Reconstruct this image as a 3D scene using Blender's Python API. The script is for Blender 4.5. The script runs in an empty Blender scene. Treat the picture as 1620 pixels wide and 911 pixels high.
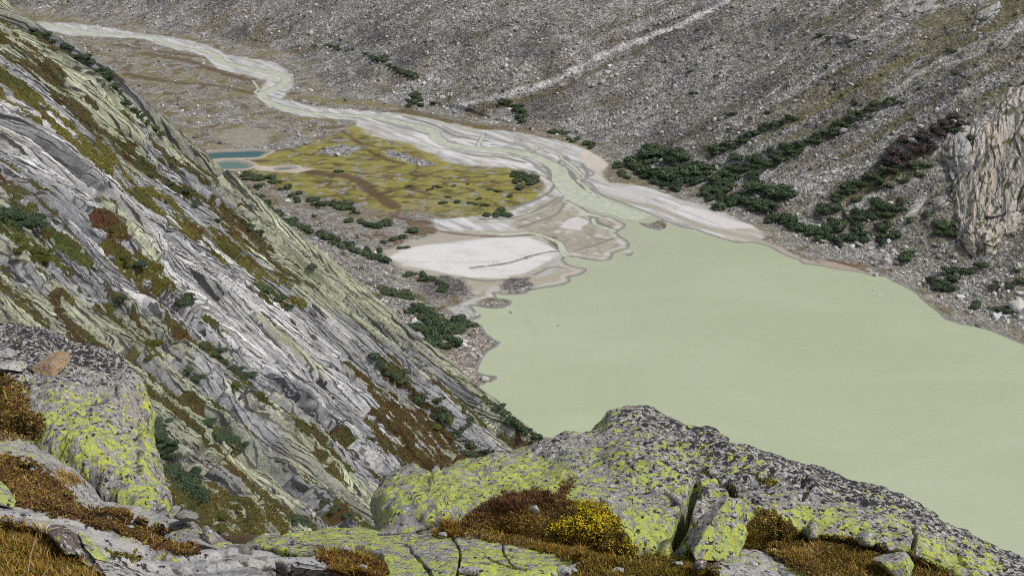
import bpy, bmesh, math, random
import numpy as np

rng = np.random.default_rng(11)
random.seed(11)
SC = bpy.context.scene
COL = SC.collection

# ------------------------------------------------------------------ camera
# 40 mm lens, 24 degrees down, 220 m above the lake (z = 0)
FPX, CX, CY = 1800.0, 810.0, 455.5
PITCH = math.radians(24.1)
CAMZ = 220.0
SP, CP = math.sin(PITCH), math.cos(PITCH)

def rays(px, py):
    px = np.asarray(px, float); py = np.asarray(py, float)
    a = (px - CX) / FPX; b = (CY - py) / FPX
    return np.stack([a, CP + b * SP, -SP + b * CP], -1)

def at_depth(px, py, t):
    d = rays(px, py) * np.asarray(t, float)[..., None]
    d[..., 2] += CAMZ
    return d

def project(P):
    x, y, z = P[..., 0], P[..., 1], P[..., 2] - CAMZ
    f = y * CP - z * SP; u = y * SP + z * CP
    f = np.where(np.abs(f) < 1e-3, 1e-3, f)
    return CX + FPX * x / f, CY - FPX * u / f, f

cam = bpy.data.cameras.new("camera"); cam.lens = 40.0; cam.sensor_width = 36.0
cam.clip_start = 0.5; cam.clip_end = 12000
camo = bpy.data.objects.new("camera", cam); COL.objects.link(camo)
camo.location = (0, 0, CAMZ); camo.rotation_euler = (math.pi / 2 - PITCH, 0, 0)
SC.camera = camo

# ------------------------------------------------------------------ noise
def _perm(seed):
    p = np.random.default_rng(seed).permutation(256).astype(np.int32)
    return np.concatenate([p, p])
_G2 = np.stack([np.cos(np.arange(16) * math.pi / 8), np.sin(np.arange(16) * math.pi / 8)], -1).astype(np.float32)
_PC = {}
from concurrent.futures import ThreadPoolExecutor
_POOL = ThreadPoolExecutor(4)
def chunked(fn, x, *ys, size=40000):
    """run fn over slices of flat arrays on four threads"""
    n = x.size
    if n <= size: return fn(x, *ys)
    parts = list(_POOL.map(lambda k: fn(x[k:k + size], *[y[k:k + size] for y in ys]), range(0, n, size)))
    if isinstance(parts[0], tuple): return tuple(np.concatenate(p) for p in zip(*parts))
    return np.concatenate(parts)
_GX = np.ascontiguousarray(_G2[:, 0]); _GY = np.ascontiguousarray(_G2[:, 1])
def n2(x, y, seed=0):
    """2-D gradient noise, about -1..1"""
    if seed not in _PC: _PC[seed] = _perm(seed)
    p = _PC[seed]
    x, y = np.broadcast_arrays(np.asarray(x, np.float64), np.asarray(y, np.float64))
    def core(x, y):
        xf = np.floor(x); yf = np.floor(y)
        xi = xf.astype(np.int32) & 255; yi = yf.astype(np.int32) & 255
        fx = (x - xf).astype(np.float32); fy = (y - yf).astype(np.float32)
        u = fx * fx * fx * (fx * (fx * 6 - 15) + 10); v = fy * fy * fy * (fy * (fy * 6 - 15) + 10)
        A = p[xi]; B = p[(xi + 1) & 255]; y1 = (yi + 1) & 255
        def g(h, dx, dy):
            h = h & 15
            return _GX[h] * dx + _GY[h] * dy
        a = g(p[A + yi], fx, fy); b = g(p[B + yi], fx - 1, fy)
        c = g(p[A + y1], fx, fy - 1); d = g(p[B + y1], fx - 1, fy - 1)
        r = a + u * (b - a); s = c + u * (d - c)
        return (r + v * (s - r)) * np.float32(1.45)
    if x.ndim == 0: return core(x, y)
    return chunked(core, x.ravel(), y.ravel()).reshape(x.shape)

def fbm(x, y, seed=0, oct=4, gain=.5, lac=2.03):
    s = 0; a = 1.0; t = 0
    for k in range(oct):
        s = s + a * n2(x, y, seed + k * 13); t += a
        a *= gain; x = x * lac + 17.3; y = y * lac - 9.1
    return s / t * 1.3

def hash1(*k):
    s = 0.0
    for i, a in enumerate(k): s = s + np.asarray(a, float) * (12.9898, 78.233, 37.719)[i]
    v = np.sin(s) * 43758.5453
    return v - np.floor(v)

def facets(x, y, seed, tilt=.3, step=.5):
    """broken-rock relief: every jittered cell is a flat facet with its own height and slope; also crack distance and cell hash"""
    xi = np.floor(x); yi = np.floor(y)
    b1 = np.full(x.shape, 9.0); b2 = np.full(x.shape, 9.0); h = np.zeros(x.shape); hs = np.zeros(x.shape)
    for dx in (-1, 0, 1):
        for dy in (-1, 0, 1):
            cx = xi + dx; cy = yi + dy
            jx = cx + .5 + (hash1(cx, cy, seed) - .5) * .9; jy = cy + .5 + (hash1(cy, cx, seed + 3.3) - .5) * .9
            ex = x - jx; ey = y - jy; d = np.sqrt(ex * ex + ey * ey)
            r = hash1(cx, cy, seed + 7.1); g1 = hash1(cx, cy, seed + 11.7) - .5; g2 = hash1(cx, cy, seed + 17.9) - .5
            hh = step * (r - .5) + tilt * 2 * (g1 * ex + g2 * ey)
            m = d < b1
            b2 = np.where(m, b1, np.minimum(b2, d)); h = np.where(m, hh, h); hs = np.where(m, r, hs); b1 = np.where(m, d, b1)
    return h, b2 - b1, hs

def n3(P, seed=0):
    x, y, z = P[..., 0], P[..., 1], P[..., 2]
    return (n2(x + z * .37, y - z * .61, seed) + n2(y + x * .29, z + x * .43, seed + 1) + n2(z - y * .33, x + y * .41, seed + 2)) / 1.9

def fbm3(P, seed=0, oct=4, gain=.5):
    s = 0; a = 1; t = 0
    for k in range(oct):
        s = s + a * n3(P * 2.03 ** k + k * 5.7, seed + 7 * k); t += a; a *= gain
    return s / t * 1.2

def sstep(a, b, x):
    t = np.clip((x - a) / (b - a), 0, 1)
    return t * t * (3 - 2 * t)

def lerp(a, b, t): return a + (b - a) * t

def mixc(C, col, m):
    """mix an RGB (or per-point RGB array) into C by mask m"""
    m = np.clip(m, 0, 1)[..., None]
    return C + (np.asarray(col, float) - C) * m

# ------------------------------------------------------------------ 2-D shapes
def catmull(P, n, closed=False):
    """resample a control polyline (k,d) smoothly into n points"""
    P = np.asarray(P, float)
    if closed: Q = np.concatenate([P[-1:], P, P[:2]])
    else: Q = np.concatenate([2 * P[:1] - P[1:2], P, 2 * P[-1:] - P[-2:-1]])
    k = len(P) if closed else len(P) - 1
    s = np.linspace(0, k, n, endpoint=not closed); i = np.minimum(s.astype(int), k - 1); t = (s - i)[:, None]
    a, b, c, d = Q[i], Q[i + 1], Q[i + 2], Q[i + 3]
    return .5 * (2 * b + (c - a) * t + (2 * a - 5 * b + 4 * c - d) * t ** 2 + (3 * b - a - 3 * c + d) * t ** 3)

def seg_dist(x, y, poly, closed=False, want=None):
    r = chunked(lambda a, b: _seg_dist(a, b, poly, closed, want), x.ravel(), y.ravel())
    return tuple(q.reshape(x.shape) for q in r) if want else r.reshape(x.shape)

def _seg_dist(x, y, poly, closed=False, want=None):
    """distance to a polyline; want='arc' adds signed side and arc length"""
    poly = np.asarray(poly, float)
    n = len(poly) if closed else len(poly) - 1
    best = np.full(x.shape, 1e18); arc = np.zeros(x.shape); side = np.zeros(x.shape); L = 0.0
    for i in range(n):
        ax, ay = poly[i]; bx, by = poly[(i + 1) % len(poly)]
        dx, dy = bx - ax, by - ay; l2 = dx * dx + dy * dy + 1e-12
        t = np.clip(((x - ax) * dx + (y - ay) * dy) / l2, 0, 1)
        qx = x - ax - t * dx; qy = y - ay - t * dy
        d = qx * qx + qy * qy
        m = d < best
        best = np.where(m, d, best)
        if want:
            arc = np.where(m, L + t * math.sqrt(l2), arc)
            side = np.where(m, dx * (y - ay) - dy * (x - ax), side)
        L += math.sqrt(l2)
    if want: return np.sqrt(best), np.sign(side), arc
    return np.sqrt(best)

def inside(x, y, poly):
    poly = np.asarray(poly, float); r = np.zeros(x.shape, bool)
    for i in range(len(poly)):
        ax, ay = poly[i]; bx, by = poly[i - 1]
        c = (ay > y) != (by > y)
        with np.errstate(divide='ignore', invalid='ignore'):
            r ^= c & (x < (bx - ax) * (y - ay) / ((by - ay) or 1e-12) + ax)
    return r

def sd_poly(x, y, poly, margin=60.0):
    """signed distance, positive inside; points far outside the box get -margin"""
    poly = np.asarray(poly, float)
    lo = poly.min(0) - margin; hi = poly.max(0) + margin
    out = np.full(x.shape, -margin)
    m = (x > lo[0]) & (x < hi[0]) & (y > lo[1]) & (y < hi[1])
    if m.any():
        xs, ys = x[m], y[m]
        d = seg_dist(xs, ys, poly, True)
        out[m] = np.where(inside(xs, ys, poly), d, -np.minimum(d, margin))
    return out

def near_line(x, y, poly, margin):
    poly = np.asarray(poly, float)
    lo = poly.min(0) - margin; hi = poly.max(0) + margin
    out = np.full(x.shape, margin)
    m = (x > lo[0]) & (x < hi[0]) & (y > lo[1]) & (y < hi[1])
    if m.any(): out[m] = np.minimum(seg_dist(x[m], y[m], poly), margin)
    return out

# ------------------------------------------------------------------ meshes
def mesh_np(name, V, faces, smooth=True, attrs=None):
    """faces: (n,k) int array, or a list of such arrays"""
    if not isinstance(faces, list): faces = [faces]
    V = np.ascontiguousarray(V, np.float32)
    me = bpy.data.meshes.new(name)
    me.vertices.add(len(V)); me.vertices.foreach_set("co", V.ravel())
    nl = sum(f.size for f in faces); nf = sum(len(f) for f in faces)
    me.loops.add(nl); me.polygons.add(nf)
    me.loops.foreach_set("vertex_index", np.concatenate([f.ravel() for f in faces]).astype(np.int32))
    cnt = np.concatenate([np.full(len(f), f.shape[1], np.int32) for f in faces])
    me.polygons.foreach_set("loop_start", np.concatenate([[0], np.cumsum(cnt)[:-1]]).astype(np.int32))
    me.polygons.foreach_set("use_smooth", np.full(nf, smooth, bool))
    for k, a in (attrs or {}).items():
        a = np.asarray(a)
        if a.ndim == 2:
            at = me.attributes.new(k, 'FLOAT_COLOR', 'POINT')
            c = np.ones((len(V), 4), np.float32); c[:, :3] = a
            at.data.foreach_set("color", c.ravel())
        else:
            at = me.attributes.new(k, 'FLOAT', 'POINT'); at.data.foreach_set("value", a.astype(np.float32))
    me.update(calc_edges=True)
    return me

def grid_faces(nv, nu):
    i = np.arange(nv * nu).reshape(nv, nu)
    return np.stack([i[:-1, :-1], i[:-1, 1:], i[1:, 1:], i[1:, :-1]], -1).reshape(-1, 4)

def obj(name, me, mat=None, parent=None, loc=None, **props):
    o = bpy.data.objects.new(name, me); COL.objects.link(o)
    if mat and not me.materials: me.materials.append(mat)
    if parent: o.parent = parent
    if loc is not None: o.location = loc
    for k, v in props.items(): o[k] = v
    return o

def grid_normals(P):
    du = np.gradient(P, axis=1); dv = np.gradient(P, axis=0)
    n = np.cross(du, dv); n /= np.linalg.norm(n, axis=-1, keepdims=True) + 1e-12
    return n

def bicubic(G, us, vs):
    """G (R,C,3) control net; us, vs in index units -> dense grid"""
    def w(s, n):
        i = np.clip(np.floor(s).astype(int), 0, n - 2); t = s - i
        return i, t
    def ext(A):
        return np.concatenate([2 * A[:1] - A[1:2], A, 2 * A[-1:] - A[-2:-1]])
    def spl(A, s):
        E = ext(A); i, t = w(s, len(A)); t = t.reshape(-1, *([1] * (A.ndim - 1)))
        a, b, c, d = E[i], E[i + 1], E[i + 2], E[i + 3]
        return .5 * (2 * b + (c - a) * t + (2 * a - 5 * b + 4 * c - d) * t ** 2 + (3 * b - a - 3 * c + d) * t ** 3)
    R = spl(G, np.asarray(vs, float))
    return np.swapaxes(spl(np.swapaxes(R, 0, 1), np.asarray(us, float)), 0, 1)

# ------------------------------------------------------------------ materials
class NT:
    def __init__(s, name):
        s.m = bpy.data.materials.new(name); s.m.use_nodes = True
        s.t = s.m.node_tree; s.n = s.t.nodes; s.L = s.t.links
        s.b = s.n["Principled BSDF"]
        s.b.inputs["Specular IOR Level"].default_value = .25
    def node(s, ty, **kw):
        o = s.n.new(ty)
        for k, v in kw.items():
            if hasattr(o, k): setattr(o, k, v)
        return o
    def link(s, a, b): s.L.new(a, b)
    def attr(s, name, out="Color"):
        return s.node("ShaderNodeAttribute", attribute_name=name).outputs[out]
    def coord(s, scale=(1, 1, 1), rot=(0, 0, 0), which="Object"):
        c = s.node("ShaderNodeTexCoord"); mp = s.node("ShaderNodeMapping")
        s.link(c.outputs[which], mp.inputs[0]); mp.inputs["Scale"].default_value = scale; mp.inputs["Rotation"].default_value = rot
        return mp.outputs[0]
    def noise(s, scale, detail=4, rough=.55, vec=None, dist=0.0):
        o = s.node("ShaderNodeTexNoise"); o.inputs["Scale"].default_value = scale
        o.inputs["Detail"].default_value = detail; o.inputs["Roughness"].default_value = rough
        o.inputs["Distortion"].default_value = dist
        if vec is not None: s.link(vec, o.inputs["Vector"])
        return o.outputs[0]
    def voro(s, scale, vec=None, out="Distance", feature='F1'):
        o = s.node("ShaderNodeTexVoronoi", feature=feature); o.inputs["Scale"].default_value = scale
        if vec is not None: s.link(vec, o.inputs["Vector"])
        return o.outputs[out]
    def val(s, x, inp):
        if isinstance(x, (int, float)): inp.default_value = x
        elif isinstance(x, tuple): inp.default_value = x if len(x) == 4 else (*x, 1)
        else: s.link(x, inp)
    def math(s, op, a, b=0.0, c=0.0, clamp=False):
        o = s.node("ShaderNodeMath", operation=op, use_clamp=clamp)
        s.val(a, o.inputs[0]); s.val(b, o.inputs[1]); s.val(c, o.inputs[2])
        return o.outputs[0]
    def rng(s, x, a, b, lo=0.0, hi=1.0, smooth=True):
        o = s.node("ShaderNodeMapRange", interpolation_type='SMOOTHSTEP' if smooth else 'LINEAR')
        s.val(x, o.inputs[0])
        for i, v in enumerate((a, b, lo, hi)): s.val(v, o.inputs[i + 1])
        return o.outputs[0]
    def mix(s, f, a, b, mode='MIX'):
        o = s.node("ShaderNodeMix", data_type='RGBA', blend_type=mode)
        s.val(f, o.inputs[0]); s.val(a, o.inputs[6]); s.val(b, o.inputs[7])
        return o.outputs[2]
    def color(s, c): s.val(c, s.b.inputs["Base Color"])
    def rough(s, r): s.val(r, s.b.inputs["Roughness"])
    def bump(s, h, strength=.5, dist=.1):
        o = s.node("ShaderNodeBump"); o.inputs["Strength"].default_value = strength; o.inputs["Distance"].default_value = dist
        s.link(h, o.inputs["Height"]); s.link(o.outputs[0], s.b.inputs["Normal"])
# ------------------------------------------------------------------ light: bright overcast, soft sun high on the right
SUN_EL, SUN_AZ = math.radians(52), math.radians(100)      # azimuth clockwise from +Y
world = bpy.data.worlds.new("World"); SC.world = world; world.use_nodes = True
wn = world.node_tree; bg = wn.nodes["Background"]
sky = wn.nodes.new("ShaderNodeTexSky"); sky.sky_type = 'NISHITA'; sky.sun_disc = False
sky.sun_elevation = SUN_EL; sky.sun_rotation = SUN_AZ; sky.altitude = 1800; sky.dust_density = 4.0; sky.air_density = 1.0
hs = wn.nodes.new("ShaderNodeHueSaturation"); hs.inputs["Saturation"].default_value = .35
wn.links.new(sky.outputs[0], hs.inputs["Color"]); wn.links.new(hs.outputs[0], bg.inputs[0]); bg.inputs[1].default_value = .075
sl = bpy.data.lights.new("sun", 'SUN'); sl.energy = 1.5; sl.angle = math.radians(10); sl.color = (1, .95, .88)
so = bpy.data.objects.new("sun", sl); COL.objects.link(so)
so.rotation_euler = (math.pi / 2 - SUN_EL, 0, -SUN_AZ + math.pi)
so.location = (300, 0, 500)
SC.view_settings.view_transform = 'Standard'; SC.view_settings.look = 'None'
SC.view_settings.exposure = 0.95; SC.view_settings.gamma = 1.0
SC.cycles.max_bounces = 4; SC.cycles.diffuse_bounces = 2; SC.cycles.glossy_bounces = 2
SC.cycles.use_denoising = False; SC.cycles.filter_width = 1.0
# ------------------------------------------------------------------ valley layout (photo outlines laid out on the valley floor, in metres)
VY = 600.0
def on_plain(pts, lift=0.0):
    """where sight lines to outline points meet the valley floor (flat to y = 600, then rising 1 %)"""
    pts = np.asarray(pts, float); d = rays(pts[:, 0], pts[:, 1])
    t = (lift - CAMZ) / d[:, 2]
    t2 = (CAMZ - lift + .01 * VY) / (.01 * d[:, 1] - d[:, 2])
    t = np.where(t * d[:, 1] > VY, t2, t)
    return d[:, :2] * t[:, None]

def zplain(y): return .01 * np.maximum(0, y - VY)

SHORE = on_plain([(1900, 700), (1720, 590), (1620, 546), (1600, 538), (1575, 527), (1560, 522), (1540, 517), (1520, 514), (1495, 506), (1482, 494), (1470, 485), (1455, 472), (1450, 466), (1438, 458), (1425, 452),
    (1412, 446), (1400, 438), (1380, 437), (1350, 430), (1325, 427), (1300, 422), (1270, 418), (1262, 412), (1235, 402), (1215, 390), (1190, 384), (1165, 385), (1140, 378), (1118, 371),
    (1100, 364), (1080, 361), (1050, 350), (1020, 336), (985, 322), (955, 312), (935, 303), (920, 294), (912, 285), (890, 285), (899, 301), (904, 318), (920, 326), (933, 335), (955, 341), (970, 344), (990, 353), (992, 358), (986, 362),
    (977, 368), (984, 374), (993, 379), (998, 386), (996, 393), (987, 396), (972, 401), (968, 411), (950, 414), (925, 411), (910, 407), (895, 407), (893, 412), (900, 418), (914, 422), (929, 424), (930, 429), (918, 436),
    (903, 439), (904, 446), (890, 452), (857, 457), (837, 461), (834, 465), (815, 467), (793, 467), (785, 464), (787, 471), (805, 473), (811, 477), (808, 483), (795, 488), (780, 489),
    (762, 487), (748, 484), (753, 491), (762, 499), (760, 503), (748, 507), (762, 514), (770, 526), (782, 536), (794, 541), (786, 549), (773, 556), (765, 566), (759, 578), (757, 588),
    (770, 592), (787, 594), (787, 600), (772, 606), (755, 614), (730, 640), (690, 760), (640, 1000), (700, 1200), (1500, 1300)])

FOOT = catmull(on_plain([(-420, -150), (-150, -20), (60, 22), (200, 42), (330, 70), (455, 92), (500, 140), (545, 160), (640, 175), (740, 200), (850, 212), (920, 232), (975, 262), (1020, 288), (1100, 318), (1200, 360),
    (1290, 398), (1390, 424), (1450, 452), (1530, 498), (1630, 532), (1800, 590), (2200, 780), (3200, 1300)]), 90)
LFOOT = catmull(on_plain([(-500, -60), (-120, 10), (20, 44), (100, 75), (170, 150), (255, 235), (330, 290), (420, 330), (500, 345), (575, 365), (625, 400), (640, 425), (690, 470), (725, 500), (735, 530), (725, 560), (730, 590), (690, 640), (650, 760), (600, 1000)]), 50)

# channels of the braided river: (px, py, width in metres)
RIVERS = {
 'main': [(-60, 10, 7), (40, 36, 9), (66, 36, 9), (85, 43, 9), (110, 47, 8), (150, 53, 7), (200, 56, 6), (240, 58, 6), (256, 66, 6.5), (285, 76, 6), (320, 80, 6), (340, 88, 7), (352, 99, 8), (375, 105, 9), (400, 111, 9), (432, 115, 9), (452, 122, 8),
          (450, 131, 8), (436, 140, 9), (418, 147, 8.5), (416, 154, 7.5), (428, 163, 7), (455, 172, 6.5), (490, 179, 6), (530, 182, 6), (570, 184, 5.5), (600, 187, 5.5), (630, 193, 6), (660, 200, 6), (685, 207, 7), (690, 217, 8), (705, 227, 8), (735, 233, 7), (770, 236, 6.5), (800, 238, 6.5), (835, 244, 7),
          (862, 255, 8), (880, 265, 9), (886, 275, 10), (892, 288, 12), (905, 303, 14), (925, 316, 16), (955, 327, 16), (990, 338, 14), (1020, 346, 14)],
 'north': [(575, 184, 3), (610, 182, 3), (645, 183, 2.5), (685, 190, 3), (712, 198, 2.5), (735, 206, 2.5), (762, 213, 3), (762, 220, 3), (757, 229, 2.5), (762, 235, 2.5)],
 'loop': [(400, 128, 2), (408, 140, 2.2), (404, 146, 2.5), (412, 152, 3)],
 'east': [(845, 226, 2), (865, 234, 2.5), (884, 243, 2), (890, 252, 2.2), (905, 262, 3), (915, 272, 2.5), (923, 280, 2), (915, 285, 2), (928, 296, 2.5), (935, 305, 3)],
 'eastern': [(800, 232, 2), (830, 238, 2), (855, 236, 2), (855, 228, 2)],
 'mid': [(690, 222, 2.5), (730, 238, 2.5), (770, 243, 2.2), (810, 247, 2.5), (840, 250, 2.5)],
 'brook': [(760, 367, 1.5), (800, 371, 1.2), (840, 369, 1.5), (868, 377, 1.5), (885, 385, 2), (890, 396, 2.5), (897, 405, 3)],
 'bar1': [(590, 188, 1.2), (620, 197, 1.4), (650, 206, 1.2), (680, 214, 1.5), (700, 224, 1.5)],
 'bar2': [(700, 200, 1.0), (730, 212, 1.2), (790, 222, 1.2), (830, 232, 1.4), (850, 246, 1.4)],
 'bar3': [(800, 240, 1.0), (830, 252, 1.4), (850, 262, 1.6), (868, 268, 1.6)],
 'bar4': [(893, 246, 1.2), (900, 254, 1.4), (892, 262, 1.4), (898, 270, 1.6), (893, 280, 1.8)],
 'bar5': [(905, 262, 1.0), (930, 268, 1.2), (938, 276, 1.2), (922, 284, 1.4), (935, 292, 1.4), (945, 305, 2), (960, 318, 2)],
 'bar6': [(925, 318, 1.0), (960, 322, 1.2), (1000, 333, 1.2), (1020, 338, 1.2)],
 'bar7': [(892, 310, .9), (880, 322, .9), (850, 336, .9), (800, 350, .9), (750, 352, .8)],
 'bar8': [(938, 346, 1.6), (942, 355, 1.8), (958, 361, 2), (972, 366, 2.4)],
 'west': [(845, 262, 1.5), (860, 272, 2), (872, 281, 2), (874, 288, 2), (868, 276, 1.5)],
}
RIV = {}
for k, v in RIVERS.items():
    a = np.asarray(v, float); w = catmull(on_plain(a[:, :2]), 12 * len(a))
    RIV[k] = (w, catmull(np.repeat(a[:, 2:], 2, 1), 12 * len(a))[:, 0])

PONDS = [on_plain(catmull([(322, 247), (330, 242), (350, 240), (380, 239), (405, 238), (424, 240), (417, 245), (408, 249), (385, 250), (350, 251), (332, 252)], 44, True)),
         on_plain(catmull([(335, 260), (345, 257), (362, 255), (380, 256), (396, 260), (399, 263), (388, 267), (360, 268), (342, 267)], 36, True)),
         on_plain(catmull([(434, 267), (445, 265), (460, 264), (468, 266), (455, 269), (438, 270)], 24, True))]
BARS = [on_plain(catmull(p, 30, True)) for p in (
    [(935, 326), (950, 327), (975, 333), (1000, 339), (1008, 342), (990, 342), (960, 336), (940, 331)],
    [(1010, 350), (1030, 349), (1050, 354), (1054, 357), (1046, 364), (1030, 362), (1016, 356)],
    [(1005, 344), (1022, 344), (1025, 346), (1010, 346)],
    [(1035, 350), (1045, 349), (1054, 354), (1050, 356)],
    [(987, 400), (992, 396), (999, 397), (1000, 402), (994, 405), (986, 403)],
    [(896, 309), (900, 307), (905, 313), (904, 321), (899, 316)])]

def hbase(x, y):
    """height of the valley ground in metres (no small relief)"""
    d = sd_poly(x, y, SHORE, 90.0)                       # + in the lake
    z = zplain(y)
    land = np.maximum(-d, 0)
    z = z + np.where(d < 0, np.minimum(.028 * land, .35) + .004 * np.minimum(land, 90), np.maximum(-.05 - .12 * d, -14))
    for b in BARS:
        z = np.maximum(z, np.clip(sd_poly(x, y, b, 8.0) * .05, -.4, .10) + .012)
    # far slope
    df, sg, arc = seg_dist(x, y, FOOT, False, 'arc')
    s = np.where(sg > 0, df, 0)
    k = .50 + .06 * np.sin(arc / 110.0)
    und = 6 * n2(arc / 95.0, s / 260.0, 41) + 3.0 * n2(arc / 38.0, s / 170.0, 42)
    z = z + k * (np.sqrt(s * s + 30 ** 2) - 30) + und * sstep(8, 70, s)
    # left talus
    dl, sl, _ = seg_dist(x, y, LFOOT, False, 'arc')
    q = np.where(sl < 0, dl, 0)
    z = z + .42 * (np.sqrt(q * q + 14 ** 2) - 14) * sstep(-40, 10, -d + 60)
    # hummocks on the plain
    up = sstep(640, 760, y) * sstep(40, 5, s)
    z = z + up * (1.2 * np.maximum(n2(x / 26, y / 18, 43), 0) + .8 * n2(x / 11, y / 8, 44) + .6)
    return z, d, s, arc, q

def carve(x, y, z):
    for k, (w, wid) in RIV.items():
        lo = w.min(0) - 20; hi = w.max(0) + 20
        m = (x > lo[0]) & (x < hi[0]) & (y > lo[1]) & (y < hi[1])
        if not m.any(): continue
        xs, ys = x[m], y[m]
        def dist(xs, ys):
            best = np.full(xs.shape, 1e9)
            for i in range(0, len(w) - 1):
                ax, ay = w[i]; bx, by = w[i + 1]; dx, dy = bx - ax, by - ay; l2 = dx * dx + dy * dy + 1e-9
                t = np.clip(((xs - ax) * dx + (ys - ay) * dy) / l2, 0, 1)
                best = np.minimum(best, np.hypot(xs - ax - t * dx, ys - ay - t * dy) - (wid[i] + t * (wid[i + 1] - wid[i])) * .5)
            return best
        best = chunked(dist, xs, ys)
        zr = zplain(ys)
        bank = zr + np.clip(best * .09, -.5, 5.0)
        z[m] = np.where(best < 25, np.minimum(z[m], np.maximum(bank, zr - .5)), z[m])
    for p in PONDS:
        d = sd_poly(x, y, p, 30.0); zc = zplain(p[:, 1].mean())
        z = np.where(d > -30, lerp(z, np.minimum(z, zc + np.clip(-d * .06, -1.0, 2.0)), sstep(-30, -18, d)), z)
    return z

def on_ground(px, py, t0=330.0, t1=1500.0, n=420):
    """first hit of the sight lines on the valley ground"""
    px = np.atleast_1d(np.asarray(px, float)); py = np.atleast_1d(np.asarray(py, float))
    d = rays(px, py); ts = np.linspace(t0, t1, n)
    X = d[:, None, :] * ts[None, :, None]
    z = hbase(X[..., 0].ravel(), X[..., 1].ravel())[0].reshape(X.shape[:2])
    below = X[..., 2] + CAMZ < z
    i = np.maximum(below.argmax(1), 1)
    i = np.where(below.any(1), i, n - 1)
    a, b = ts[i - 1], ts[i]
    for _ in range(9):
        m = (a + b) / 2; P = d * m[:, None]
        g = hbase(P[:, 0], P[:, 1])[0]; hit = P[:, 2] + CAMZ < g
        b = np.where(hit, m, b); a = np.where(hit, a, m)
    P = d * b[:, None]
    P[:, 2] = hbase(P[:, 0], P[:, 1])[0]
    return P

def W2(pts, n=0, closed=True):
    """an outline from the photo as world x, y on the valley ground"""
    P = catmull(pts, n, closed) if n else np.asarray(pts, float)
    return on_ground(P[:, 0], P[:, 1])[:, :2]

# ------------------------------------------------------------------ ground sheet: polar fan, finest where the photo looks
az = np.radians(np.concatenate([np.linspace(-75, -29, 60)[:-1], np.linspace(-29, 29, 1180), np.linspace(29, 75, 60)[1:]]))
rr = np.concatenate([np.linspace(120, 400, 150)[:-1], np.linspace(400, 1010, 800)[:-1], np.linspace(1010, 1500, 140)[:-1], np.geomspace(1500, 6000, 60)])
A, R = np.meshgrid(az, rr)
gx = (R * np.sin(A)).ravel(); gy = (R * np.cos(A)).ravel()
gz, SD, SL, ARC, QL = hbase(gx, gy)
gz = carve(gx, gy, gz)
slope_m = sstep(4, 30, SL); left_m = sstep(2, 14, QL)
gz = gz + slope_m * (.9 * fbm(gx / 9, gy / 9, 51, 3) + .45 * fbm(gx / 2.4, gy / 2.4, 52, 2)) + left_m * (.8 * fbm(gx / 6, gy / 6, 53, 3))

# ------------------------------------------------------------------ what the ground is made of
N = len(gx)
wob = 3.0 * fbm(gx / 14, gy / 14, 61, 5, .6)                       # outline wobble in metres
fine = fbm(gx / 3.0, gy / 3.0, 62, 3)
big = fbm(gx / 45, gy / 45, 63, 4)
mid = fbm(gx / 11, gy / 11, 64, 4)
C = np.empty((N, 3)); C[:] = (.27, .255, .23)
STONE = np.full(N, .8)                                          # how stony the surface is

def paint(mask, col, stone=None):
    global C, STONE
    C = mixc(C, col, mask)
    if stone is not None: STONE = lerp(STONE, stone, np.clip(mask, 0, 1))
def region(px, soft=2.0, wobble=1.0, n=0, margin=40.0):
    p = on_plain(catmull(px, n, True) if n else px)
    return sstep(-soft, soft, sd_poly(gx, gy, p, margin) + wobble * wob)
def stripe(px, width, soft=1.5, wobble=.5, ground=False, n=60):
    p = catmull(px, n); p = on_ground(p[:, 0], p[:, 1])[:, :2] if ground else on_plain(p)
    return 1 - sstep(width - soft, width + soft, near_line(gx, gy, p, 60.0) + wobble * wob)

# plain west of the river: stones, thin brown turf
paint(sstep(-.1, .5, big + .6 * mid), (.20, .175, .115), .6)
paint(sstep(.15, .5, mid - .5 * big), (.15, .115, .07), .5)
paint(sstep(.2, .6, n2(gx / 30, gy / 12, 65) + .5 * fine) * .7, (.30, .29, .27), .9)
paint(sstep(.08, .4, fbm(gx / 22, gy / 15, 89, 4)) * sstep(620, 680, gy) * .6, (.21, .19, .075), .3)
MEADOW = [(385, 262), (420, 246), (470, 232), (520, 222), (560, 205), (572, 214), (600, 225), (650, 238), (690, 258), (740, 266), (800, 268), (845, 280), (862, 298), (853, 315), (820, 330), (795, 343), (740, 348), (690, 344), (660, 332), (610, 338), (560, 326), (500, 312), (440, 296), (395, 282)]
mm = region(MEADOW, 4, 2.2)
yel = (.25, .23, .06); brn = (.10, .065, .03)
grass = mixc(np.tile(np.array(yel), (N, 1)), (.16, .15, .035), sstep(-.2, .5, mid))
grass = mixc(grass, (.27, .24, .13), sstep(.0, .6, big) * .8)
grass = mixc(grass, (.19, .18, .11), sstep(.1, .5, fbm(gx / 8, gy / 8, 74, 4)) * .7)
grass = mixc(grass, brn, sstep(.12, .02, np.abs(n2(gx / 24, gy / 15, 66) + .3 * mid)) * .8)
grass = mixc(grass, brn, sstep(.25, .55, fbm(gx / 17, gy / 10, 67, 4)) * .85)
grass = mixc(grass, (.27, .265, .25), sstep(.26, .40, fbm(gx / 9, gy / 7, 68, 5)))
grass = mixc(grass, (.075, .075, .03), sstep(.26, .42, fbm(gx / 13, gy / 8, 85, 5)) * .8)
grass = mixc(grass, (.30, .28, .07), sstep(.15, .45, fbm(gx / 20, gy / 12, 86, 3)) * .6)
paint(mm, grass, .2)
paint(stripe([(560, 205), (660, 235), (700, 262)], 5) * .7, (.30, .27, .06), .1)
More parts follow.
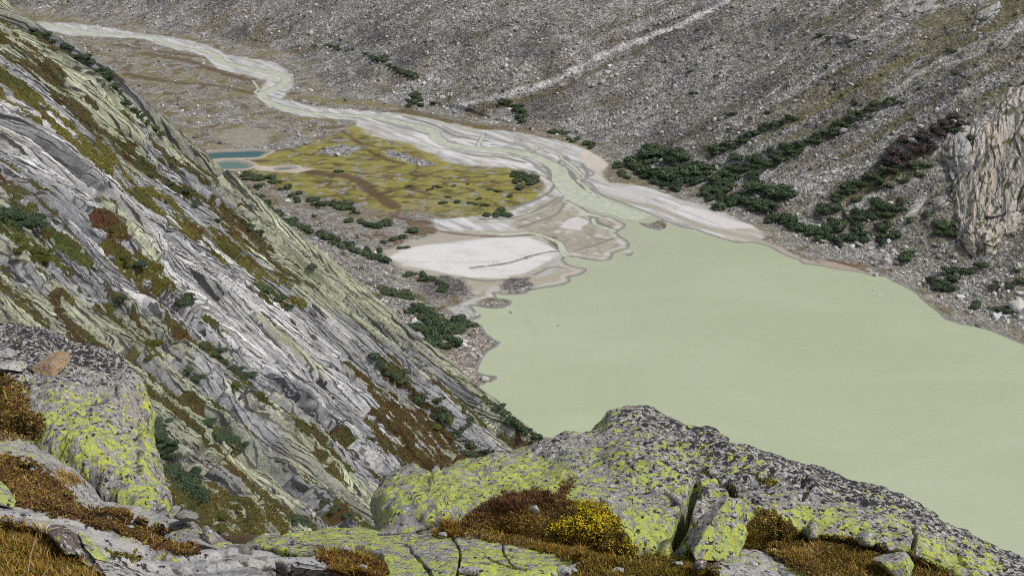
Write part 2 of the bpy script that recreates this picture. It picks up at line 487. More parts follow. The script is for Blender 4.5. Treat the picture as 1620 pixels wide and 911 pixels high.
# brown wet strips through the meadow
for s, w in (([(470, 272), (520, 277), (560, 284), (590, 305), (625, 330)], 4.0), ([(600, 310), (640, 300), (680, 310)], 1.6), ([(540, 210), (600, 250), (640, 262)], 1.4), ([(620, 345), (680, 355), (740, 358)], 2.0)):
    paint(stripe(s, w, 1.5, .8) * .85, (.10, .06, .035), .3)
# rocky knolls in the meadow
for p in ([(500, 243), (540, 232), (568, 236), (560, 246), (520, 247)], [(425, 232), (470, 220), (500, 222), (480, 232), (440, 238)], [(600, 238), (640, 246), (690, 262), (660, 266), (625, 252)], [(535, 306), (550, 299), (552, 306), (540, 309)]):
    paint(region(p, 2, 1.5), (.29, .285, .28), 1)
# smooth pale hump and gravelly shelves up the valley
paint(region([(340, 222), (360, 208), (395, 203), (430, 215), (420, 232), (370, 232)], 3, .8), (.27, .26, .21), .3)
for s, w in (([(230, 88), (300, 100), (350, 118), (400, 130)], 4), ([(200, 120), (260, 132), (330, 138), (400, 148)], 3), ([(180, 75), (240, 82), (310, 92)], 3)):
    paint(stripe(s, w, 2, 1.2) * .8, (.11, .075, .04), .3)
paint(stripe([(220, 108), (290, 118), (350, 128)], 3, 2, 1.2) * .5, (.24, .20, .08), .2)
# valley floor on the far bank
paint(stripe([(470, 158), (545, 164), (620, 172), (700, 192), (790, 212), (870, 222), (930, 242)], 6, 3, 1.2) * sstep(.3, -.2, mid) * .8, (.20, .165, .055), .3)
paint(stripe([(640, 178), (700, 190), (760, 200), (860, 208), (905, 205)], 7, 4, 1.5) * .7, (.13, .09, .045), .4)

# washed gravel of the braided river
GRAVEL = [(40, 34), (120, 39), (200, 51), (255, 57), (330, 74), (360, 88), (440, 104), (462, 120), (462, 140), (445, 158), (500, 172), (560, 176), (640, 180), (700, 193), (760, 206), (830, 214), (880, 224), (930, 240), (962, 262), (950, 275), (962, 290), (1010, 294), (1045, 305), (1070, 316), (1100, 322), (1150, 342), (1200, 362), (1212, 376), (1190, 386), (1140, 382), (1080, 364), (990, 330),
          (985, 345), (1005, 395), (950, 418), (935, 435), (880, 460), (790, 472), (760, 470), (700, 440), (650, 430), (610, 410), (640, 385), (700, 372), (680, 350), (740, 345), (800, 340), (850, 316), (864, 296), (845, 272), (800, 266), (740, 264), (700, 256), (655, 233), (590, 218), (568, 205), (560, 192), (480, 186), (425, 170), (405, 150), (420, 128), (345, 112), (325, 90), (250, 72), (235, 64), (110, 58), (40, 44)]
gm = region(GRAVEL, 2.2, .9)
flow = fbm((gx * .75 + gy * .66) / 4.5, (gx * .66 - gy * .75) / 40, 69, 4)
gcol = mixc(np.tile(np.array((.44, .44, .43)), (N, 1)), (.60, .60, .60), sstep(-.1, .4, flow))
gcol = mixc(gcol, (.30, .295, .28), sstep(.05, .5, -flow + .3 * mid) * .9)
gcol = mixc(gcol, (.46, .41, .33), sstep(.1, .5, big) * .6)
vein = np.abs(n2((gx * .75 + gy * .66) / 3.6 + .8 * mid, (gx * .66 - gy * .75) / 30, 79)); gcol = mixc(gcol, (.24, .235, .215), sstep(.09, .02, vein) * .75 * sstep(-.1, .3, n2(gx / 18, gy / 18, 84)))
paint(gm, gcol, .12)
paint(stripe([(-20, 30), (66, 40), (150, 54), (240, 60)], 7, 2, .6) * .6, (.5, .52, .52), .05)
# beige delta with older strand lines
DELTA = [(812, 345), (850, 322), (880, 312), (905, 320), (940, 336), (990, 350), (985, 365), (1002, 388), (975, 410), (945, 418), (905, 412), (870, 388), (840, 372), (805, 362)]
dm = region(DELTA, 3, 1.0)
swirl = np.sin((seg_dist(gx, gy, on_plain([(905, 318), (930, 370), (950, 412)])) + 11 * mid + 6 * big + 1.0 * fine) / 2.2)
paint(dm, mixc(np.tile(np.array((.355, .33, .272)), (N, 1)), (.26, .24, .195), sstep(.2, .9, swirl) * .6), .02)
paint(region([(884, 361), (900, 347), (913, 344), (931, 351), (918, 366)], 1.2, .5) * sstep(-.7, -.1, fine + .3), (.55, .54, .52), .02)
paint(dm * sstep(.25, .5, fbm(gx / 7, gy / 7, 78, 4) + .25 * sstep(14, 3, -SD)) * .8, (.52, .51, .49), .02)
paint(stripe([(937, 345), (941, 353), (957, 360), (972, 366)], 1.9, .8, .25), (.16, .155, .14), .02)
# chalk-white silt flat
WHITE = [(616, 409), (636, 397), (670, 390), (720, 385), (760, 379), (800, 372), (838, 376), (858, 384), (886, 400), (880, 409), (850, 424), (822, 436), (790, 440), (745, 440), (700, 432), (660, 421), (632, 416)]
wm_ = region(WHITE, 2.0, .8)
paint(region([(600, 400), (700, 368), (830, 364), (935, 420), (900, 455), (800, 470), (740, 460), (690, 440), (630, 425)], 2, .7), (.375, .35, .295), .05)
paint(wm_, mixc(np.tile(np.array((.62, .62, .61)), (N, 1)), (.50, .50, .49), sstep(0, .5, fbm(gx / 16, gy / 5, 70, 3)) * .7), .02)
paint(stripe([(745, 425), (800, 418), (840, 406), (870, 399), (890, 398)], 1.0, .6, .3) * .75, (.20, .19, .17), .7)
paint(stripe([(640, 420), (690, 428), (740, 437), (800, 440)], 1.6, .9, .4) * .6, (.66, .65, .62), .0)
paint(stripe([(885, 408), (868, 430), (850, 440)], 1.8, .8, .3) * .8, (.40, .42, .41), .0)
paint(stripe([(740, 452), (790, 449), (830, 446), (880, 438), (915, 428)], 2.2, 1.2, .4) * .6, (.36, .31, .22), .05)
paint(region([(855, 372), (880, 376), (892, 388), (885, 396), (868, 388)], 1.5, .8), (.20, .18, .15), .6)
for s, w in (([(858, 258), (866, 266), (872, 276), (868, 284)], 1.8), ([(886, 262), (900, 272), (910, 284), (912, 296)], 1.9), ([(896, 250), (884, 258), (880, 262)], 1.4), ([(922, 262), (930, 276), (920, 286)], 1.3), ([(905, 285), (920, 296), (935, 300)], 1.5), ([(1000, 320), (1020, 326), (1026, 316)], 1.2), ([(640, 186), (690, 200), (720, 216), (770, 224)], 1.5), ([(700, 236), (740, 246), (790, 250), (830, 258)], 1.4), ([(780, 230), (815, 232), (845, 240)], 1.2), ([(940, 346), (945, 354), (962, 361), (978, 366)], 2.4), ([(812, 330), (845, 318), (868, 306), (878, 292)], 1.2), ([(760, 348), (820, 344), (862, 326), (884, 312)], .9), ([(896, 318), (880, 340), (850, 352), (820, 362)], .8), ([(930, 372), (950, 380), (975, 378)], .7), ([(905, 398), (930, 392), (955, 384), (985, 370)], .7), ([(730, 440), (770, 446), (800, 443)], .9), ([(845, 436), (872, 424), (900, 424)], .8)):
    paint(stripe(s, w * 1.1, .8, .22) * .9, (.20, .198, .183), .1)
for s, w in (([(944, 310), (985, 320), (1022, 330)], 1.5), ([(632, 405), (690, 398), (760, 392), (830, 385)], 2.2), ([(660, 214), (720, 244), (790, 258), (840, 262)], 2.2), ([(720, 222), (780, 228), (830, 236)], 2.0)):
    paint(stripe(s, w, 1.5, .7) * .7, (.63, .63, .63), .02)
# brown brook beds
paint(stripe([(655, 352), (690, 366), (740, 373), (800, 375), (850, 370)], 1.7, 1, .5) * .8, (.16, .115, .075), .1)
paint(stripe([(620, 320), (632, 330), (625, 345), (610, 352)], 1.6, 1, .5) * .8, (.14, .09, .06), .1)
# dark pebble mound and moraine
paint(region([(793, 460), (800, 447), (812, 440), (828, 442), (836, 450), (838, 458), (820, 466), (800, 467)], 2, 1.6), (.17, .16, .15), 1)
paint(region([(660, 455), (680, 445), (705, 438), (730, 445), (748, 456), (735, 466), (705, 470), (680, 468)], 3, 1.8), (.16, .145, .14), 1)
paint(stripe([(735, 482), (760, 470), (785, 456)], 2.4, 1, .4), (.44, .43, .41), .05)
paint(stripe([(755, 470), (775, 462), (790, 470)], 1.8, 1, .5) * .7, (.28, .23, .12), .05)
# stony shore under the spur
sh = region([(700, 492), (745, 484), (765, 505), (800, 541), (775, 560), (765, 590), (795, 598), (760, 630), (700, 640), (690, 580), (735, 545), (745, 520)], 1.5, .5)
paint(sh, mixc(np.tile(np.array((.34, .31, .28)), (N, 1)), (.24, .19, .165), sstep(-.1, .4, fine)), .9)
paint(region([(705, 487), (735, 483), (760, 497), (740, 505), (720, 500)], 1.5, .4) * .8, (.43, .43, .42), .1)
# right-hand beaches
paint(region([(945, 300), (1000, 296), (1040, 306), (1030, 318), (1065, 326), (1060, 332), (1000, 330), (955, 318)], 1.2, .4) * .8, (.50, .50, .49), .05)
paint(stripe([(952, 308), (990, 319), (1040, 330), (1080, 347), (1120, 362), (1200, 382), (1262, 410), (1300, 422), (1375, 432)], 2.6, 1.2, .5), (.37, .34, .285), .05)
paint(region([(1085, 336), (1110, 333), (1140, 345), (1190, 357), (1195, 362), (1150, 362), (1120, 350)], 1.2, .4), (.58, .56, .53), .02)
paint(region([(925, 240), (945, 247), (964, 262), (948, 274), (930, 266), (915, 250)], 1.5, .7), (.52, .48, .42), .05)
paint(region([(1290, 412), (1330, 416), (1370, 428), (1340, 428), (1300, 420)], 1.2, .5), (.37, .30, .24), .1)
paint(stripe([(1310, 412), (1345, 420), (1372, 430)], 1.3, .7, .4), (.13, .085, .04), .2)
for p in PONDS:
    sd = sd_poly(gx, gy, p, 30.0)
    paint(sstep(-4.5, -3, sd + .5 * wob) * sstep(-.5, .6, big + .9), (.42, .36, .29), .05)
    paint(sstep(-.9, -.2, sd), (.20, .20, .15), .0)
paint(region([(395, 262), (430, 264), (470, 262), (498, 270), (470, 275), (440, 272), (405, 270)], 1.5, .6), (.46, .42, .35), .1)

# wet rim of lake and channels
land = -SD
rim = sstep(2.2, .5, land + .25 * wob) * sstep(-.5, .3, land)
paint(rim * .8 * (SL < 8), (.17, .17, .15), None)
paint(sstep(2.4, 3.4, land + .3 * wob) * sstep(6.5, 4.2, land + .3 * wob) * np.maximum(dm, region([(600, 400), (935, 420), (900, 455), (760, 470), (690, 440)], 2, .7)) * .55, (.50, .49, .465), None)
lines = sstep(.55, .95, np.sin(land * 1.35 + .6 * wob)) * sstep(11, 3, land) * (1 - sh) * (SL < 4)
paint(lines * .4, (.22, .21, .19), None)
paint(((gz < zplain(gy) + .06) & (gz > zplain(gy) - .6) & (SD < 0)) * .8, (.23, .23, .21), 0)

# ---- talus on the left, under the spur
lt = left_m * (1 - sh) * (1 - gm)
paint(lt, mixc(np.tile(np.array((.25, .235, .22)), (N, 1)), (.10, .10, .045), sstep(.05, .45, mid + .5 * big)), 1)
paint(lt * sstep(.2, .6, n2(gx / 30, gy / 9, 71)) * .7, (.36, .35, .34), 1)
# ---- far scree
sm = sstep(0, 10, SL + wob)
fw = (gx * .97 - gy * .26, gx * .26 + gy * .97)                  # across / along the gullies
th = np.radians(14); ga = gx * math.cos(th) + gy * math.sin(th); gb = -gx * math.sin(th) + gy * math.cos(th)
st = fbm(gb / 9 + .5 * mid, ga / 120, 72, 4)
sc = np.tile(np.array((.27, .262, .25)), (N, 1))
sc = mixc(sc, (.36, .35, .33), sstep(0, .5, mid))
sc = mixc(sc, (.185, .18, .178), sstep(.0, .5, -big + .4 * fine))
sc = mixc(sc, (.29, .25, .21), sstep(.2, .6, fbm(gx / 30, gy / 30, 73, 3)) * .6)
right = sstep(90, 190, gx - .15 * (gy - 600))
olive = sstep(.05, .4, st + .25 * big) * right
olive2 = sstep(.25, .55, st - .2 * big) * .45
sc = mixc(sc, (.135, .125, .05), np.maximum(olive * .6, olive2 * (1 - right)) )
sc = mixc(sc, (.42, .40, .375), sstep(.25, .6, -st + .3 * fine) * right * .7)
sc = sc * (1 + .16 * np.clip(-st * 1.6, -1, 1) + .16 * np.clip(big * 2, -1, 1))[:, None]
sc = mixc(sc, (.17, .15, .085), sstep(.05, .4, fbm(gx / 26, gy / 40, 76, 4) + .3 * st) * sstep(110, 25, SL) * .65)
paint(sm, sc, 1)
top = sstep(230, 330, gx) * sstep(620, 720, gy)
paint(sm * top * sstep(-.35, .2, st + .4 * mid) * .85, (.175, .16, .07), .6)
paint(sm * right * sstep(.0, .35, fbm(gb / 14, ga / 60, 87, 4) + .3 * mid) * .6, (.17, .15, .08), .7)
paint(sm * sstep(.1, .4, fbm(gx / 20, gy / 24, 88, 4)) * .4, (.20, .16, .11), .8)
# pale rock-fall tracks
paint(stripe([(735, 165), (807, 147), (873, 130), (923, 103), (973, 80), (1023, 60), (1080, 37), (1150, 2), (1200, -25)], 3.0, 2.4, 1.6, True) * .9 * sstep(-.8, -.3, fine + .4 * mid), (.60, .595, .58), .7)
paint(stripe([(690, 172), (760, 158), (840, 143)], 5, 4, 1.5, True) * .55, (.34, .33, .32), 1)
paint(stripe([(760, 172), (830, 158), (890, 140), (935, 116), (985, 92), (1040, 66)], 2.6, 2, 1.2, True) * .8, (.12, .10, .05), .5)
paint(stripe([(740, 160), (800, 142), (860, 124), (910, 100)], 1.4, 1, .9, True) * .6, (.13, .10, .06), .5)
for s, w in (([(1255, 190), (1300, 168), (1345, 142), (1400, 118)], 3.2), ([(1330, 152), (1400, 112), (1470, 78), (1540, 40)], 3), ([(1470, 30), (1530, 25), (1600, 10)], 9), ([(1190, 232), (1230, 205), (1270, 188)], 2), ([(1480, 85), (1560, 50), (1620, 20)], 3), ([(1380, 290), (1420, 262), (1450, 240)], 5), ([(1250, 220), (1310, 196), (1400, 150)], 2)):
    paint(stripe(s, w, 2, .8, True) * .8, (.165, .15, .07), .6)
for s, w in (([(1395, 160), (1440, 125), (1490, 95), (1540, 70)], 1.8), ([(1190, 290), (1230, 262), (1275, 232)], 2.6), ([(1360, 62), (1420, 25), (1460, -5)], 1.2), ([(1480, 110), (1560, 78), (1630, 40)], 1.5)):
    paint(stripe(s, w, 1, .6, True) * .8, (.42, .41, .39), .8)
# shore rubble on the right is paler
paint(sm * sstep(45, 10, SL) * sstep(120, 190, gx) * .6, (.32, .31, .30), 1)

g_me = mesh_np("ground", np.stack([gx, gy, gz], -1), grid_faces(len(rr), len(az)), True, {"Col": C, "Stone": STONE})
GM = NT("valley_ground")
p_ = GM.coord()
big_c = GM.voro(.55, p_, "Color"); sm_c = GM.voro(1.7, p_, "Color")
v1 = GM.node("ShaderNodeSeparateColor"); GM.link(big_c, v1.inputs[0]); v2 = GM.node("ShaderNodeSeparateColor"); GM.link(sm_c, v2.inputs[0])
cell = GM.math('ADD', GM.math('MULTIPLY', v1.outputs[0], .8), GM.math('MULTIPLY', v2.outputs[0], .9))       # 0..1.7
stony = GM.math('ADD', .34, GM.math('MULTIPLY', GM.math('POWER', cell, 2.0), .66))
f_ = GM.math('ADD', .72, GM.math('MULTIPLY', GM.noise(1.1, 6, .7, p_), .56))
stone_a = GM.attr("Stone", "Fac")
fac = GM.mix(stone_a, f_, stony)
GM.color(GM.mix(1.0, GM.attr("Col"), fac, 'MULTIPLY')); GM.rough(.9)
hgt = GM.math('MULTIPLY', GM.math('ADD', GM.voro(.55, p_), GM.math('MULTIPLY', GM.voro(1.7, p_), .5)), stone_a)
GM.bump(hgt, .9, -.9)
ground = obj("ground", g_me, GM.m, kind="structure")

# ------------------------------------------------------------------ water
WM = NT("glacial_water")
c_ = WM.coord()
rip = WM.coord((.26, 1.0, 1), (0, 0, math.radians(-14)))
tint = WM.noise(.010, 4, .55, WM.coord((1, 2.2, 1), (0, 0, .5)), 1.0)
wc = WM.mix(WM.rng(tint, .35, .65), (.392, .445, .298), (.424, .472, .326))
wc = WM.mix(WM.attr("Shoal", "Fac"), wc, (.40, .42, .31))
WM.color(wc); WM.rough(.24)
WM.b.inputs["Specular IOR Level"].default_value = .4
wv = WM.math('ADD', WM.noise(1.0, 3, .5, rip, .3), WM.math('MULTIPLY', WM.noise(.045, 2, .5, c_), 1.5))
WM.bump(wv, .22, 1.0)
xs = np.linspace(-140, 760, 451); ys = np.linspace(130, 640, 256); X, Y = np.meshgrid(xs, ys)
shd = sd_poly(X.ravel(), Y.ravel(), SHORE, 60.0)
shoal0 = sstep(26, 0, shd + 9 * fbm(X.ravel() / 30, Y.ravel() / 30, 75, 4)) * sstep(480, 530, Y.ravel()) * sstep(130, 60, X.ravel())
shoal = shoal0
for px, w_ in (([(950, 326), (1000, 338), (1050, 350), (1095, 366)], 3.0), ([(985, 352), (1020, 372), (1060, 400)], 2.4), ([(1000, 385), (1040, 410), (1075, 440)], 2.6), ([(935, 425), (975, 430), (1010, 455)], 2.6), ([(812, 480), (830, 500), (850, 530)], 2.0)):
    shoal = np.maximum(shoal, .55 * (1 - sstep(w_ * .2, w_ * 1.6, near_line(X.ravel(), Y.ravel(), on_plain(catmull(px, 24)), 30.0) + 2.4 * fbm(X.ravel() / 9, Y.ravel() / 9, 77, 4))))
obj("lake", mesh_np("lake", np.stack([X.ravel(), Y.ravel(), 0 * X.ravel()], -1), grid_faces(256, 451), True, {"Shoal": shoal * .8}), WM.m, kind="structure")
RM = NT("river_water")
c_ = RM.coord()
RM.color(RM.mix(RM.rng(RM.noise(.25, 4, .6, c_), .4, .62), (.415, .455, .335), (.51, .54, .45))); RM.rough(.4)
RM.bump(RM.noise(.9, 3, .6, c_), .4, .4)
Vr, Fr, base = [], [], 0
for ri, (k, (w, wid)) in enumerate(RIV.items()):
    t = np.gradient(w, axis=0); t /= np.linalg.norm(t, axis=1, keepdims=True) + 1e-9
    nrm = np.stack([-t[:, 1], t[:, 0]], -1); hw = (wid * .5 + .6)[:, None]
    zz = zplain(w[:, 1]) - .03 + (.02 if k == 'main' else .012 if k in ('north', 'east') else .004)
    zz = np.maximum(zz - .004 * ri, .008 + .004 * (len(RIV) - ri))
    L_, R_ = w + nrm * hw, w - nrm * hw; n = len(w)
    Vr.append(np.stack([np.concatenate([L_[:, 0], R_[:, 0]]), np.concatenate([L_[:, 1], R_[:, 1]]), np.concatenate([zz, zz])], -1))
    i = np.arange(n - 1); Fr.append(np.stack([i + base, i + 1 + base, i + 1 + n + base, i + n + base], -1)); base += 2 * n
obj("river", mesh_np("river", np.concatenate(Vr), np.concatenate(Fr)), RM.m, kind="structure")
for i, p in enumerate(PONDS):
    PM = NT("pond_water"); PM.color([(.035, .115, .125), (.11, .185, .16), (.13, .16, .10)][i]); PM.rough(.25); PM.bump(PM.noise(1.5, 2), .2, .2)
    n = len(p); c = p.mean(0); zc = zplain(c[1]) - .1
    q = c + (p - c) * 1.04
    V = np.concatenate([[[*c, zc]], np.c_[q, np.full(n, zc)]])
    k = np.arange(n)
    obj("pond", mesh_np("pond", V, np.stack([0 * k, 1 + k, 1 + (k + 1) % n], -1)), PM.m, kind="structure")
# ------------------------------------------------------------------ the slabby mountainside on the left (a spur running down to the lake)
# control net: (photo column, row, distance); rows run down the spur, from its crest towards the camera
CTRL = [
 [(-260, -190, 285), (-100, -70, 292), (0, 10, 300), (160, 112, 306), (300, 240, 312), (430, 342, 318), (560, 450, 324), (690, 565, 330), (790, 650, 335), (868, 703, 340), (960, 760, 345), (1100, 850, 350), (1250, 950, 355)],
 [(-330, -90, 245), (-170, 20, 250), (-60, 110, 255), (90, 205, 260), (225, 330, 265), (350, 440, 270), (480, 545, 276), (600, 650, 282), (690, 735, 288), (770, 800, 292), (860, 860, 298), (1000, 950, 304), (1150, 1050, 310)],
 [(-400, 20, 180), (-250, 120, 185), (-130, 210, 190), (10, 310, 196), (140, 425, 202), (265, 530, 208), (390, 640, 215), (500, 740, 222), (590, 825, 228), (670, 890, 234), (760, 960, 240), (900, 1050, 246), (1050, 1150, 252)],
 [(-470, 140, 105), (-330, 235, 110), (-215, 320, 115), (-80, 420, 120), (45, 525, 126), (165, 630, 132), (280, 740, 138), (385, 840, 145), (465, 910, 150), (545, 980, 156), (640, 1050, 162), (780, 1140, 170), (930, 1240, 178)],
 [(-540, 260, 50), (-420, 350, 53), (-300, 430, 56), (-170, 530, 60), (-50, 630, 64), (60, 735, 68), (165, 845, 73), (265, 940, 78), (350, 1020, 83), (440, 1100, 88), (540, 1180, 94), (690, 1280, 102), (850, 1390, 110)],
 [(-640, 420, 18), (-520, 500, 19), (-420, 600, 21), (-300, 700, 23), (-180, 800, 26), (-60, 910, 30), (50, 1010, 34), (150, 1110, 38), (250, 1200, 42), (350, 1290, 46), (460, 1380, 50), (620, 1480, 56), (800, 1600, 62)],
]
G = np.array(CTRL, float)
G = at_depth(G[..., 0], G[..., 1], G[..., 2])
def behind(off):
    B = G[0] + np.asarray(off, float); B[:, 2] = np.maximum(B[:, 2], -40); return B
G = np.concatenate([np.stack([behind((75, 150, -230)), behind((42, 84, -120)), behind((15, 32, -36))]), G])
RI = 3                                                          # index of the crest row
us = np.concatenate([np.linspace(0, 1.4, 50)[:-1], np.linspace(1.4, 9.6, 1060)[:-1], np.linspace(9.6, 12, 70)])
vs = np.concatenate([np.linspace(0, RI - .25, 50)[:-1], np.linspace(RI - .25, RI + 1, 220)[:-1], np.linspace(RI + 1, RI + 2, 230)[:-1], np.linspace(RI + 2, RI + 3, 240)[:-1], np.linspace(RI + 3, RI + 4, 150)[:-1], np.linspace(RI + 4, RI + 5, 30)])
M0 = bicubic(G, us, vs); NRM = grid_normals(M0)
if NRM[300, 500, 2] < 0: NRM = -NRM
UU, VV = np.meshgrid(us * 25.0, (vs - RI) * 62.0)               # metres along / down across the slabs
MPX, MPY, MT = project(M0)
near = sstep(40, 170, VV)                                       # 0 far crest .. 1 near
def slabs(P, A, seed, L, warp):
    """a stack of overlapping slabs: the surface swells slowly towards the camera, then breaks off"""
    s = (VV + warp) / P + .35 * n2(UU / (5 * P), VV / (3 * P), seed)
    k = np.floor(s); f = s - k
    j = UU / L + hash1(k, seed) * 7 + .25 * n2(UU / P, k * 3.3, seed + 1)
    c = np.floor(j); fj = j - c
    r = hash1(k, c, seed * .7)
    a = np.clip(.75 + .9 * n2(UU / (4 * L), k * 5.1, seed + 2), .1, 1.7)
    edge = .80 + .14 * r
    h = A * a * ((f / edge) * (f < edge) + (1 - sstep(edge, edge + .10, f)) * (f >= edge) + (r - .5) * .7)
    face = sstep(edge - .01, edge + .04, f) * (1 - sstep(edge + .10, .995, f)) * np.clip(a, 0, 1)
    joint = (1 - sstep(0, .035, np.minimum(fj, 1 - fj))) * sstep(.35, .6, r)
    return h, face, joint, r, f
wp = 9 * fbm(UU / 90, VV / 45, 81, 3) + 1.5 * fbm(UU / 26, VV / 12, 82, 3) + .25 * fbm(UU / 7, VV / 3, 80, 2) + UU * .07
h1, f1, j1, r1, q1 = slabs(27, 3.4, 83, 46, wp)
h2, f2, j2, r2, q2 = slabs(10.5, 1.7, 86, 26, wp * .9 + UU * .06)
h3, f3, j3, r3, q3 = slabs(4.1, .8, 89, 11, wp * 1.05 - UU * .03)
h4, f4, j4, r4, q4 = slabs(1.6, .34, 93, 5, wp * .95 + UU * .02)
rough_ = fbm(UU / 5, VV / 2.4, 95, 5, .6)
blocky = sstep(-.2, .35, fbm(UU / 40, VV / 28, 96, 3) + .5 * (near - .4))
damp = sstep(RI - .9, RI + .02, vs)[:, None]
fade = 1 - .62 * sstep(70, 200, VV)
D = h1 + h2 * (.55 + .6 * blocky) + h3 * (.45 + .8 * blocky) + h4 * (.45 + .7 * blocky) + .6 * rough_ * (.5 + .9 * blocky) - 1.6 * j2 * blocky - .6 * j3 * blocky
D += 3.5 * fbm(UU / 60, VV / 40, 97, 3)
D = (D - 3.0) * damp * fade
VC = VV + .25 * D
fw1, fc1, fh1 = facets((UU + .3 * wp) / 30, (VV + wp) / 5.0, 31.0, .3, .8)
fw2, fc2, fh2 = facets((UU + .2 * wp) / 11, (VV + wp) / 1.9, 37.0, .3, .8)
D += (fw1 * 1.25 * (.35 + .65 * blocky) + fw2 * .5 * (.3 + .7 * blocky)) * damp * fade
VC = VV + .25 * D
D += .22 * fbm(UU / 3.2, VC / 2.0, 99, 4, .6) * damp * fade
# gully with turf below the near outcrop
def mpoly(px, soft, wob_=10.0, seed=98):
    return sstep(-soft, soft, sd_poly(MPX, MPY, px, 90.0) + wob_ * fbm(UU / 9, VV / 5, seed, 4))
GRASS = [
 ([(-20, 84), (40, 118), (120, 178), (190, 236), (262, 296), (330, 346), (400, 396), (452, 436), (486, 474), (470, 480), (425, 446), (360, 402), (290, 344), (210, 286), (130, 222), (60, 172), (-20, 132)], 5, 14, (.21, .15, .03)),
 ([(30, 40), (75, 85), (120, 132), (165, 178), (215, 222), (270, 268), (330, 308), (392, 352), (470, 420), (500, 450), (470, 440), (410, 392), (350, 345), (290, 303), (230, 258), (175, 214), (120, 170), (70, 120), (20, 70)], 4, 12, (.13, .085, .03)),
 ([(-30, 330), (50, 325), (85, 368), (120, 405), (142, 432), (95, 432), (50, 405), (0, 372), (-30, 360)], 5, 10, (.10, .10, .02)),
 ([(150, 378), (200, 388), (240, 410), (290, 445), (318, 470), (300, 476), (250, 458), (205, 428)], 4, 8, (.16, .115, .02)),
 ([(588, 600), (640, 628), (700, 668), (752, 700), (800, 728), (770, 742), (720, 735), (690, 745), (650, 720), (615, 690), (596, 650)], 5, 14, (.12, .065, .02)),
 ([(596, 545), (630, 575), (670, 615), (720, 660), (705, 662), (655, 625), (610, 585)], 3, 8, (.10, .06, .02)),
 ([(790, 632), (830, 662), (872, 700), (880, 720), (848, 712), (815, 676)], 3, 5, (.16, .09, .03)),
 ([(250, 775), (300, 752), (350, 765), (400, 792), (445, 820), (478, 842), (470, 866), (400, 880), (320, 862), (262, 826)], 5, 8, (.15, .10, .022)),
 ([(88, 446), (112, 500), (150, 540), (196, 560), (190, 590), (225, 640), (205, 640), (170, 585), (130, 545), (92, 500)], 4, 9, (.10, .05, .025)),
 ([(205, 425), (225, 440), (300, 520), (345, 550), (395, 590), (390, 606), (330, 560), (270, 515)], 2, 9, (.12, .075, .02)),
 ([(395, 600), (440, 640), (500, 690), (560, 745), (545, 748), (480, 690), (420, 640)], 2, 10, (.09, .075, .02)),
 ([(500, 655), (555, 690), (560, 712), (520, 690)], 2, 8, (.10, .07, .02)),
 ([(480, 785), (510, 800), (590, 835), (585, 850), (520, 822)], 2, 5, (.10, .075, .02)),
 ([(320, 640), (360, 660), (392, 700), (380, 715), (340, 690)], 3, 6, (.09, .085, .02)),
 ([(400, 430), (440, 455), (470, 480), (455, 490), (415, 462)], 3, 6, (.12, .10, .02)),
 ([(-20, 20), (22, 60), (50, 95), (20, 90), (-20, 60)], 3, 8, (.12, .085, .02)),
 ([(140, 330), (175, 350), (215, 400), (190, 395), (155, 362)], 2, 6, (.13, .055, .02)),
]
# ---- rock colours
streak = fbm(UU / 34, (VC + wp) / 1.9, 101, 5, .62)
streak2 = fbm(UU / 60, (VC + wp) / 5.5, 102, 4)
blot = fbm(UU / 7, VC / 4.5, 103, 5, .62)
zone = fbm(UU / 55, VC / 24, 104, 3)
MC = np.empty(M0.shape); MC[:] = (.30, .305, .312)
tone = (r1 - .5) * .4 + (r2 - .5) * .6 + (fh1 - .5) * .7 + (fh2 - .5) * .5 * blocky
white = np.exp(-((VV - 60 - .06 * UU) / 34) ** 2) * (.35 + .65 * sstep(215, 120, UU))
MC = mixc(MC, (.49, .49, .495), sstep(-.1, .4, streak + .5 * white - .15 + tone * .8))
MC = mixc(MC, (.64, .632, .62), sstep(.15, .5, streak2 + .6 * streak + .6 * white - .40 + .5 * tone))
MC = mixc(MC, (.23, .24, .265), sstep(.1, .45, -streak2 + .5 * tone - .2 * white + .3 * blot) * .85)
green = sstep(-.1, .35, zone + .8 * tone + .6 * (sstep(44, 4, VV) + .8 * sstep(92, 150, VV)) - .18 - .3 * white)
MC = mixc(MC, (.335, .352, .235), green * .85)
MC = mixc(MC, (.45, .468, .325), green * sstep(-.05, .35, blot + .4 * streak) * .8)
MC = mixc(MC, (.19, .195, .20), sstep(.15, .5, blot - .2 * white) * .25 * (.4 + .6 * blocky))
fcr = np.maximum(sstep(.045, .01, fc1), .8 * sstep(.07, .02, fc2) * blocky) * sstep(.25, .5, fh1 + .3 * n2(UU / 9, VV / 6, 120))
MC = mixc(MC, (.06, .06, .065), fcr * .8)
MC = mixc(MC, (.45, .38, .32), sstep(.3, .6, fbm(UU / 40, VV / 6, 105, 3)) * .5 * white)
thin3 = np.abs(n2(UU / 30, (VC + wp * 1.05) / 3.2, 109))
D = D - damp * fade * .6 * sstep(.1, .02, thin3)
MC = mixc(MC, (.05, .05, .055), sstep(.07, .02, thin3) * .85)
shaded_faces = np.clip(f1 + f2 * .9 * (.4 + .6 * blocky) + f3 * .7 * (.3 + .7 * blocky) + f4 * .4 * blocky, 0, 1)
MC = mixc(MC, (.15, .155, .17), shaded_faces * .5)               # shade painted into the colour of the slabs' break faces
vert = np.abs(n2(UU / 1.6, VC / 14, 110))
MC = mixc(MC, (.25, .25, .25), shaded_faces * sstep(.25, .5, vert) * .5)
MC = mixc(MC, (.04, .04, .042), np.clip(j2 * .8 + j3 * .6, 0, 1) * blocky * .9)
